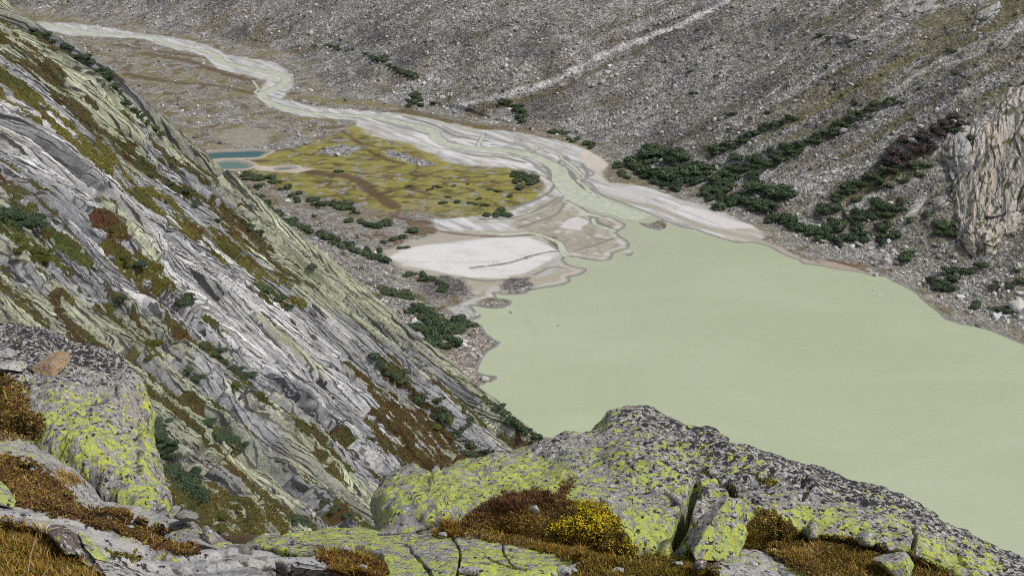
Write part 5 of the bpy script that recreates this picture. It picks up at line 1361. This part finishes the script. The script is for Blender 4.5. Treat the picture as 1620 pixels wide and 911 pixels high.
# ------------------------------------------------------------------ single stones, each a cut block
BLOCKS = []
def block(name, pts, t, mat, lich, dark, seed, label, cat="rock", bev=.03, rough=.02, sub=3):
    """pts: (px, py, depth offset in m) corners of a stone around distance t"""
    q = np.array(pts, float); P = at_depth(q[:, 0], q[:, 1], t + q[:, 2]); c = P.mean(0)
    bm = bmesh.new()
    for p in P - c: bm.verts.new(p)
    r_ = bmesh.ops.convex_hull(bm, input=bm.verts)
    bmesh.ops.delete(bm, geom=[g for g in r_["geom_interior"] if isinstance(g, bmesh.types.BMVert)], context='VERTS')
    bmesh.ops.dissolve_limit(bm, angle_limit=.12, verts=bm.verts, edges=bm.edges)
    bmesh.ops.bevel(bm, geom=list(bm.edges), offset=bev, segments=2, profile=.6, affect='EDGES', clamp_overlap=True)
    bmesh.ops.triangulate(bm, faces=bm.faces)
    for _ in range(sub):
        bmesh.ops.subdivide_edges(bm, edges=[e for e in bm.edges if e.calc_length() > .035], cuts=1)
        bmesh.ops.triangulate(bm, faces=bm.faces)
    bm.normal_update()
    V = np.array([v.co[:] for v in bm.verts]); Nn = np.array([v.normal[:] for v in bm.verts])
    Fc = np.array([[v.index for v in f.verts] for f in bm.faces]); bm.free()
    X = V + c
    V = V + Nn * (rough * (1.4 * fbm3(X * 3, seed, 3) + .8 * fbm3(X * 11, seed + 9, 3)))[:, None]
    L = np.clip((lich(Nn) if callable(lich) else lich) + .2 * fbm3(X * 2, seed + 3, 2), 0, 1) * np.ones(len(V))
    me = mesh_np(name, V, Fc, True, {"Lich": L, "Dark": np.full(len(V), dark), "Gap": np.zeros(len(V))})
    o = obj(name, me, mat, None, c, label=label, category=cat)
    x, y, tt = project(V + c); BLOCKS.append(len(SURF)); SURF.append((V + c, x, y, tt))
    return o
def T(px, py): return near_t(px, py)
t_ = T(1120, 886) - .1
block("boulder", [(1150, 786, .45), (1172, 790, .5), (1182, 800, .4), (1180, 850, .3), (1166, 880, .05), (1150, 887, 0), (1100, 884, -.05), (1097, 876, .0), (1090, 868, .25), (1085, 858, .45), (1106, 818, .55), (1128, 806, .5), (1172, 860, .9), (1100, 880, .8), (1150, 790, .9), (1098, 872, 0), (1140, 800, .38)],
      t_, LICH, lambda n: .30 + .6 * (n[:, 0] > -.45), .52, 801, "wedge-shaped lichen-covered block leaning against the outcrop", "boulder", .025, .018)
t_ = T(1106, 900) - .34
block("stone", [(1093, 893, .1), (1097, 886, .15), (1108, 882, .18), (1118, 885, .15), (1121, 893, .1), (1116, 901, 0), (1103, 903, -.02), (1095, 900, .02), (1106, 890, -.06), (1106, 896, .3)], t_, BRNR, .05, .35, 803, "small round brown stone lying at the foot of the wedge-shaped block", "stone", .02, .012)
t_ = T(1415, 905) - .28
block("rock", [(1378, 884, .15), (1395, 877, .3), (1418, 872, .35), (1432, 870, .35), (1440, 878, .3), (1447, 893, .25), (1440, 905, .2), (1438, 922, 0), (1424, 922, -.02), (1405, 900, -.08), (1392, 888, -.02), (1430, 884, -.05), (1420, 915, .5)], t_, LICH, lambda n: .35 + .5 * (n[:, 2] < .75), .35, 805, "grey-topped rock with bright yellow lichen on its front in the brown heath at right", "rock", .02, .018)
t_ = T(1368, 862) - .28
block("rock", [(1350, 852, .1), (1358, 841, .2), (1372, 837, .25), (1384, 842, .2), (1388, 856, .15), (1380, 864, 0), (1360, 862, -.03), (1370, 850, -.08), (1370, 862, .4)], t_, LICH, .58, .4, 807, "small lichen-spotted rock half sunk in heath below the outcrop at right", "rock", .02, .018)
t_ = T(1300, 850) - .28
block("rock", [(1270, 842, .15), (1278, 826, .3), (1290, 816, .35), (1296, 824, .3), (1299, 840, .2), (1292, 850, .02), (1280, 852, 0), (1284, 832, -.02), (1282, 848, .5)], t_, LICH, .75, .42, 809, "upright yellow-green rock jutting from the outcrop into the heath", "rock", .02, .018)
t_ = T(1410, 868) - .28
block("stone", [(1403, 866, 0), (1406, 863, .05), (1412, 864, .06), (1415, 869, .03), (1408, 871, 0), (1409, 867, .1)], t_, GREY, .0, .1, 810, "tiny pinkish stone beside the grey-topped rock", "stone", .006, .004, 1)
t_ = T(110, 880) - .1
block("rock", [(74, 838, .2), (82, 830, .3), (96, 829, .35), (110, 838, .3), (128, 848, .25), (135, 862, .15), (120, 878, 0), (104, 878, -.05), (96, 866, -.1), (95, 850, -.05), (78, 846, .05), (110, 870, .5)], t_, BRNR, lambda n: .2 + .35 * (n[:, 0] < 0), .4, 811, "brown angular rock with a lichen edge standing in golden grass at bottom left", "rock", .02, .02)
block("rock", [(124, 842, .25), (138, 850, .25), (160, 872, .2), (178, 888, .1), (182, 893, .1), (150, 884, .02), (134, 866, .05), (150, 878, .4)], t_, LICH, .95, .2, 813, "sloping rock edge bright with yellow-green lichen beside the brown rock", "rock", .015, .014)
t_ = T(10, 800)
block("rock", [(-30, 756, .3), (0, 758, .3), (12, 768, .25), (24, 782, .2), (28, 795, .1), (24, 803, 0), (8, 800, -.05), (-20, 790, -.05), (-30, 780, .1), (0, 790, .5)], t_, LICH, lambda n: .25 + .6 * (n[:, 0] > .2), .4, 815, "rounded grey rock with a yellow lichen rim at the left edge above the granite sheet", "rock", .03, .02)
# loose stones on the rock face
t_ = T(85, 590) - .05
block("rock", [(62, 573, .6), (78, 560, .9), (97, 554, 1.1), (110, 556, 1.1), (114, 563, .9), (112, 570, .7), (100, 584, .3), (84, 597, 0), (58, 594, 0), (49, 584, .25), (80, 576, 0), (52, 578, .4), (90, 590, 1.2)], t_, TAN, .06, .22, 821, "orange-brown angular stone lying on top of the rock face at left", "rock", .012, .02)
t_ = T(20, 588) - .05
block("rock", [(-6, 572, .7), (20, 568, 1.0), (40, 571, .9), (45, 578, .6), (36, 588, .15), (18, 586, .05), (-6, 582, 0), (20, 574, .2), (20, 586, 1.0)], t_, GREY, .2, .45, 823, "flat grey stone left of the orange-brown one on the rock face", "rock", .025, .03)
t_ = T(42, 602)
block("stone", [(34, 599, .15), (38, 592, .3), (46, 592, .3), (51, 598, .2), (48, 605, 0), (38, 606, 0), (42, 598, -.05), (42, 600, .5)], t_, GREY, .1, .3, 825, "fist-shaped grey stone just below the orange-brown stone", "stone", .03, .02)
block("rock", [(-6, 556, .8), (10, 551, 1.2), (28, 554, 1.1), (30, 562, .7), (18, 566, .4), (-6, 566, .3), (12, 558, .3), (12, 562, 1.3)], T(12, 570), GREY, .1, .5, 827, "grey stone at the left edge behind the flat grey stone", "rock", .025, .03)
# stacked blocks by the gully
t_ = T(290, 850) + .05
for k, (pts, dt, lab) in enumerate((
    ([(264, 826, .5), (290, 822, .7), (318, 828, .7), (322, 842, .5), (316, 858, .1), (280, 862, 0), (262, 848, .1), (290, 840, -.1), (290, 850, 1)], .2, "lowest wide block of the little stack beside the gully"),
    ([(276, 812, .3), (290, 806, .6), (304, 808, .6), (315, 814, .4), (312, 821, .1), (296, 824, 0), (280, 822, 0), (296, 816, -.1), (296, 820, .9)], .1, "flat lens-shaped block on top of the stack beside the gully"),
    ([(266, 808, .2), (276, 799, .4), (286, 800, .4), (282, 810, .2), (272, 820, 0), (266, 818, 0), (274, 812, .6)], .15, "small tilted block left of the lens-shaped one on the stack"),
    ([(252, 850, .2), (280, 842, .4), (330, 848, .45), (372, 858, .4), (392, 868, .3), (384, 878, 0), (330, 872, -.05), (275, 862, -.05), (300, 852, -.1), (320, 860, 1)], -.1, "long broken ledge of pale rock under the stack beside the gully"),
    ([(318, 834, .3), (328, 826, .4), (338, 838, .3), (346, 856, .1), (338, 866, 0), (322, 858, 0), (330, 848, -.1), (332, 856, .8)], .0, "upright splinter of rock right of the stacked blocks"))):
    block("rock", pts, t_ + dt, LICH, .36, .3, 830 + k, lab, "rock", .03, .03)
# small pale stones in the heath
for k, (px, py, w, h, mt, lab) in enumerate((
    (700, 845, 8, 6, GREY, "pale pointed stone at the left tip of the heath in front of the outcrop"), (574, 897, 10, 7, GREY, "pale stone in red moss left of the cracked lichen slab"), (545, 868, 14, 6, GREY, "grey slab fragment on the lichen slab above the red moss"),
    (846, 805, 8, 8, GREY, "pale stone stuck in dark heather below the outcrop"), (892, 903, 16, 11, GREY, "grey wedge of rock at the bottom edge beside the lichen slab"), (908, 902, 6, 5, GREY, "small grey stone right of the grey wedge at the bottom edge"), (978, 902, 11, 7, GREY, "speckled stone in the grass at the bottom edge below the yellow bush"),
    (742, 903, 22, 10, GREY, "bald grey bump among lichen at the bottom edge"), (1072, 890, 10, 5, GREY, "flat brownish stone beside the round brown stone"), (50, 742, 4, 3, GREY, "tiny white stone in the heather strip"), (205, 833, 7, 4, GREY, "small white stone in the lower heather strip"))):
    n = 8; a = np.linspace(0, 2 * math.pi, n)[:-1]; rr_ = np.random.default_rng(870 + k); a = a + rr_.uniform(-.3, .3, n - 1)
    s = T(px, py) / FPX
    pts = [(px + w * math.cos(q) * rr_.uniform(.7, 1.15), py + h * math.sin(q) * rr_.uniform(.65, 1.1), (.5 - .5 * math.sin(q)) * w * s) for q in a] + [(px + w * rr_.uniform(-.4, .4), py - h * rr_.uniform(-.1, .5), -w * s * rr_.uniform(.1, .5)), (px, py, w * s * 1.5)]
    block("stone", pts, T(px, py) - .10, mt, .15, .45, 870 + k, lab, "stone", w * s * .05, w * s * .07, 2)
# ------------------------------------------------------------------ heath, grass and the yellow bush in front
def sample(poly, n, r, tmax=40):
    """n points on the foreground surfaces inside a photo outline, spread evenly over the real surface as seen"""
    poly = np.array(poly, float); lo, hi = poly.min(0), poly.max(0)
    out = []
    cand = []
    for si, (P, x, y, t) in enumerate(SURF):
        m = (x > lo[0] - 4) & (x < hi[0] + 4) & (y > lo[1] - 4) & (y < hi[1] + 4) & (t < tmax)
        cand.append(np.c_[P[m], x[m], y[m], t[m], np.full(m.sum(), si in BLOCKS)])
    c = np.concatenate(cand)
    # z-buffer the candidates on a 2 px grid, keep the nearest
    gxk = np.floor((c[:, 3] - lo[0] + 8) / 3).astype(int); gyk = np.floor((c[:, 4] - lo[1] + 8) / 3).astype(int)
    key = gxk * 5000 + gyk; o = np.lexsort((c[:, 5], key)); key = key[o]; c = c[o]
    first = np.concatenate([[True], key[1:] != key[:-1]]); c = c[first]
    c = c[c[:, 6] < .5]
    d = sd_poly(c[:, 3], c[:, 4], poly, 40.0)
    c = c[d + 5 + 11 * fbm3(c[:, :3] * 3.0, 831, 3) > r.uniform(0, 9, len(c))]
    k = r.integers(0, len(c), n)
    Q = c[k]; j = Q[:, 5] / FPX * 1.6
    return Q[:, :3] + r.normal(0, 1, (n, 3)) * j[:, None] * (1, 1, .3), Q[:, 5]

class Blades:
    def __init__(s): s.V = []; s.T = []; s.Q = []; s.C = []; s.b = 0
    def blades(s, P, h, w, lean, cols, r):
        n = len(P); a = r.uniform(0, 2 * math.pi, n); d = np.stack([np.cos(a), np.sin(a), 0 * a], -1)
        b = r.uniform(0, 2 * math.pi, n); sd = np.stack([np.cos(b), np.sin(b), 0 * b], -1) * (w * .5)[:, None]
        L = (h * lean * r.uniform(.3, 1.2, n))[:, None]
        mid_ = P + d * L * .35 + np.stack([0 * h, 0 * h, h * .6], -1); tip = P + d * L + np.stack([0 * h, 0 * h, h], -1)
        V = np.stack([P - sd - (0, 0, .02), P + sd - (0, 0, .02), mid_ + sd * .7, mid_ - sd * .7, tip], 1)
        i = np.arange(n)[:, None] * 5 + s.b
        s.Q.append(np.concatenate([i, i + 1, i + 2, i + 3], 1)); s.T.append(np.concatenate([i + 3, i + 2, i + 4], 1))
        s.V.append(V.reshape(-1, 3)); s.C.append(np.repeat(cols, 5, 0)); s.b += 5 * n
    def leaves(s, P, size, cols, r, up=.5):
        n = len(P); nn = r.normal(size=(n, 3)); nn[:, 2] = np.abs(nn[:, 2]) + up; nn /= np.linalg.norm(nn, axis=1, keepdims=True)
        u = np.cross(nn, r.normal(size=(n, 3))); u /= np.linalg.norm(u, axis=1, keepdims=True); w = np.cross(nn, u)
        L = size[:, None]
        V = np.stack([P - u * L * .55, P + w * L * .3, P + u * L * .55, P - w * L * .3], 1)
        i = np.arange(n)[:, None] * 4 + s.b
        s.Q.append(i + np.arange(4)); s.V.append(V.reshape(-1, 3)); s.C.append(np.repeat(cols, 4, 0)); s.b += 4 * n
    def mesh(s, name):
        F_ = [np.concatenate(s.Q)] + ([np.concatenate(s.T)] if s.T else [])
        return mesh_np(name, np.concatenate(s.V), F_, False, {"Col": np.concatenate(s.C)})
HM = NT("heath_leaves"); HM.color(HM.attr("Col")); HM.rough(.75); HM.b.inputs["Specular IOR Level"].default_value = .12
def pick(pal, n, r, sp=.3):
    pal = np.array(pal); c = pal[r.integers(0, len(pal), n)] * r.lognormal(0, sp, n)[:, None]
    return np.clip(c, .004, .7)
GOLD = [(.34, .20, .03), (.24, .12, .02), (.34, .22, .05), (.16, .13, .02), (.20, .09, .02), (.12, .11, .02)]
RUST = [(.12, .048, .024), (.16, .075, .033), (.085, .042, .024), (.21, .12, .045), (.055, .035, .02)]
MOSS = [(.16, .15, .025), (.24, .20, .03), (.09, .09, .02), (.24, .19, .03), (.07, .05, .02)]
STRAW = [(.42, .31, .13), (.36, .25, .09), (.30, .18, .05)]
r = np.random.default_rng(77)
gr, he = Blades(), Blades()
def grass(poly, n, h, w, lean=.8, pal=GOLD, near=40, sp=.3):
    n = int(n * .8); P, t = sample(poly, n, r, near)
    gr.blades(P, h * .42 * np.clip(.7 + 1.0 * fbm3(P * 2.2, 821, 3), .2, 1.8) * r.uniform(.5, 1.3, n), 1.5 * w * r.uniform(.6, 1.4, n), lean, pick(pal, n, r, sp), r)
def heath(poly, n, h, leaf, pal=RUST, near=40, sp=.35, clump=1.0):
    """short shrublets: leaflets stacked over the soil in uneven cushions"""
    P, t = sample(poly, n, r, near)
    hh = .3 * h * np.clip(.55 + clump * fbm3(P * 2.6, 811, 3), .12, 1.6)
    P[:, 2] += hh * r.random(n) ** .6
    tone = np.clip(1 + .7 * fbm3(P * 1.6, 815, 3), .5, 1.7)[:, None]
    he.leaves(P, leaf * r.uniform(.5, 1.5, n), pick(pal, n, r, sp) * tone, r)
V8 = [(735, 842), (790, 822), (850, 812), (880, 830), (950, 862), (930, 880), (840, 862), (770, 850)]
V1 = [(-30, 822), (30, 828), (72, 842), (92, 872), (135, 896), (185, 940), (-30, 960)]
V2 = [(-30, 716), (15, 722), (56, 736), (98, 772), (135, 806), (195, 812), (255, 838), (308, 862), (320, 874), (285, 874), (225, 856), (165, 836), (85, 814), (20, 800), (-30, 792)]
V3 = [(-30, 596), (0, 594), (34, 612), (46, 640), (68, 668), (58, 694), (0, 694), (-30, 690)]
V4 = [(690, 844), (722, 828), (770, 802), (806, 784), (850, 776), (882, 782), (905, 800), (960, 850), (1005, 872), (1012, 890), (940, 886), (880, 876), (830, 862), (765, 850)]
V5 = [(1182, 838), (1205, 812), (1230, 818), (1262, 842), (1300, 852), (1350, 852), (1400, 866), (1450, 884), (1500, 912), (1545, 945), (1300, 935), (1262, 892), (1225, 876), (1192, 866)]
V6 = [(930, 886), (1010, 882), (1060, 886), (1096, 888), (1120, 900), (1140, 935), (880, 935), (905, 905)]
V7 = [(500, 884), (530, 872), (575, 876), (605, 890), (612, 915), (560, 915)]
heath(V1, 16000, .10, .022, MOSS); grass(V1, 9000, .16, .006, 1.0, GOLD); grass(V1, 1500, .24, .005, .6, STRAW)
heath(V2, 34000, .16, .026, RUST); heath(V2, 16000, .15, .026, MOSS); grass(V2, 2600, .16, .008, 1.1, GOLD + STRAW)
heath(V3, 16000, .12, .035, RUST + MOSS[:2] + [(.24, .18, .07), (.20, .15, .06)]); grass(V3, 900, .2, .014, 1.2, GOLD)
heath(V4, 30000, .12, .018, RUST + RUST + MOSS[:2]); grass(V4, 7000, .15, .006, 1.0, GOLD + RUST)
heath([(740, 820), (800, 786), (850, 778), (880, 784), (870, 800), (830, 812), (790, 826)], 14000, .2, .014, RUST, 40, .3); grass([(760, 812), (800, 786), (872, 782), (875, 800), (820, 812)], 3500, .22, .005, .7, RUST)
grass([(845, 868), (900, 870), (960, 874), (1000, 880), (990, 892), (930, 886), (870, 878)], 5000, .17, .006, 1.0, GOLD + [(.10, .10, .02)])
heath(V5, 36000, .15, .02, RUST + MOSS + [(.10, .06, .02)]); grass(V5, 5000, .16, .006, 1.0, GOLD + MOSS)
grass([(1240, 880), (1265, 868), (1290, 872), (1285, 888), (1255, 892)], 1800, .2, .006, 1.2, GOLD + STRAW)
grass([(1175, 850), (1190, 846), (1210, 860), (1200, 872), (1180, 868)], 1200, .2, .006, 1.2, [(.13, .13, .02), (.20, .12, .02)])
heath(V6, 15000, .10, .02, MOSS + RUST[:2]); grass(V6, 8000, .18, .006, 1.0, GOLD + MOSS)
heath(V7, 7000, .08, .02, RUST + [(.16, .05, .03)]); grass(V7, 1800, .18, .006, 1.0, GOLD)
grass([(690, 846), (705, 832), (722, 836), (718, 846)], 900, .2, .006, 1.0, GOLD)
grass([(90, 748), (130, 752), (132, 766), (96, 764)], 900, .2, .008, 1.2, STRAW)
heath([(1236, 886), (1262, 888), (1330, 905), (1400, 930), (1420, 960), (1380, 960), (1300, 915), (1250, 900)], 6000, .1, .02, RUST + MOSS)
heath([(1040, 886), (1100, 890), (1140, 890), (1135, 920), (1030, 920)], 4000, .07, .02, RUST + MOSS)
heath([(1100, 880), (1085, 868), (1095, 890), (1120, 892)], 1500, .1, .018, MOSS)
heath([(1195, 758), (1215, 752), (1225, 762), (1205, 768)], 700, .08, .02, MOSS); heath([(1150, 768), (1165, 774), (1172, 790), (1158, 786)], 700, .06, .02, RUST); heath([(872, 790), (890, 762), (905, 752), (908, 762), (890, 792)], 1500, .06, .016, RUST)
heath([(150, 868), (200, 884), (222, 884), (215, 878), (180, 872)], 700, .05, .018, MOSS)
grass(V8, 6000, .16, .006, 1.1, GOLD + STRAW); grass(V5, 2500, .22, .006, 1.1, GOLD + STRAW); heath(V8, 5000, .12, .018, MOSS + GOLD)
heath(V5, 9000, .16, .022, MOSS + GOLD[:3])
obj("heath", he.mesh("heath"), HM.m, kind="stuff", label="brown and olive heather cushions between the lichen-covered rocks", category="heath")
obj("grass", gr.mesh("grass"), HM.m, kind="stuff", label="golden autumn grass growing between the foreground rocks", category="grass")
# two dead straws at the very front
for pts, lab in (([(44, 905), (48, 880), (54, 858), (58, 851)], "tall pale dry grass stalk in the bottom left corner"), ([(66, 912), (74, 902), (80, 895)], "short pale dry stalk leaning in the bottom left corner")):
    t = near_t(pts[0][0], pts[0][1]) - .35
    c = catmull(np.array(pts, float), 14); L_ = at_depth(c[:, 0] - 1.0, c[:, 1], t); R_ = at_depth(c[:, 0] + 1.0, c[:, 1], t); B_ = at_depth(c[:, 0], c[:, 1], t + .008)
    V = np.concatenate([L_, R_, B_]); i = np.arange(13); o_ = V[0].copy()
    V = V - o_
    F_ = np.concatenate([np.stack([i, i + 1, i + 15, i + 14], -1), np.stack([i + 14, i + 15, i + 29, i + 28], -1), np.stack([i + 28, i + 29, i + 1, i], -1)])
    obj("grass_stalk", mesh_np("grass_stalk", V, F_, True, {"Col": np.tile((.5, .42, .26), (len(V), 1))}), HM.m, None, o_, label=lab, category="grass stalk")
# yellow-leaved dwarf willows
def yellow_bush(poly, n, h, lab):
    P, t = sample(poly, n, r); c = P.mean(0); pol = np.array(poly, float)
    x, y, _ = project(P); d = sd_poly(x, y, pol, 60.0); dome = h * sstep(-6, 40, d) * np.clip(.75 + .7 * fbm3(P * 2.5, 903, 3), .25, 1.4)
    lf, st = Blades(), Blades()
    k = int(n * .28); S = P[:k].copy() - c
    st.blades(S, np.maximum(dome[:k], .06) * r.uniform(.6, 1.0, k), np.full(k, .006), .5, pick([(.07, .04, .02), (.10, .05, .03)], k, r), r)
    Q = P - c; Q[:, 2] += dome * r.random(n) ** .35 * np.clip(.9 + .5 * fbm3(P * 4, 901, 2), .4, 1.3)
    m = r.random(n)
    col = np.where((m < .52)[:, None], pick([(.56, .43, .012), (.50, .36, .012), (.60, .48, .03)], n, r, .15), np.where((m < .7)[:, None], pick([(.22, .21, .02), (.15, .16, .02)], n, r), pick(RUST, n, r)))
    dark_ = (m > .7); lf.leaves(Q, np.where(dark_, .014, .03) * r.uniform(.6, 1.3, n), col, r, .9)
    e_ = bpy.data.objects.new("dwarf_willow", None); COL.objects.link(e_); e_.location = c
    e_["label"] = lab; e_["category"] = "shrub"
    obj("foliage", lf.mesh("foliage"), HM.m, e_, kind="stuff"); obj("twigs", st.mesh("twigs"), HM.m, e_, kind="stuff")
yellow_bush([(838, 852), (850, 838), (872, 820), (888, 806), (906, 794), (930, 790), (958, 800), (978, 822), (984, 846), (962, 862), (925, 866), (892, 858), (866, 858)], 6500, .10, "bright yellow-leaved dwarf willow in front of the lichen-covered outcrop")
yellow_bush([(940, 848), (965, 840), (992, 852), (1006, 866), (1000, 880), (975, 884), (958, 872)], 2400, .08, "smaller sparse yellow dwarf willow right of the bright yellow one")

# low heather and grass cushions on the mountainside
mh = Blades()
wgt = (np.clip(TURF - .45, 0, 1) * (vs[:, None] > RI - .2) * (vs[:, None] < RI + 3.9) * (us[None, :] > 1.2) * (us[None, :] < 9.8)).ravel()
k = r.choice(wgt.size, 70000, p=wgt / wgt.sum()); P = MP.reshape(-1, 3)[k] + r.normal(0, .2, (70000, 3)) + NRM.reshape(-1, 3)[k] * r.uniform(0, .35, (70000, 1))
mh.leaves(P, r.uniform(.2, .5, 70000) * np.clip(MT.ravel()[k] / 250, .4, 1), tcol.reshape(-1, 3)[k] * r.lognormal(.1, .45, 70000)[:, None], r, .6)
obj("heath", mh.mesh("heath"), HM.m, kind="stuff", label="brown and olive heather on the ledges of the slabby mountainside", category="heath")
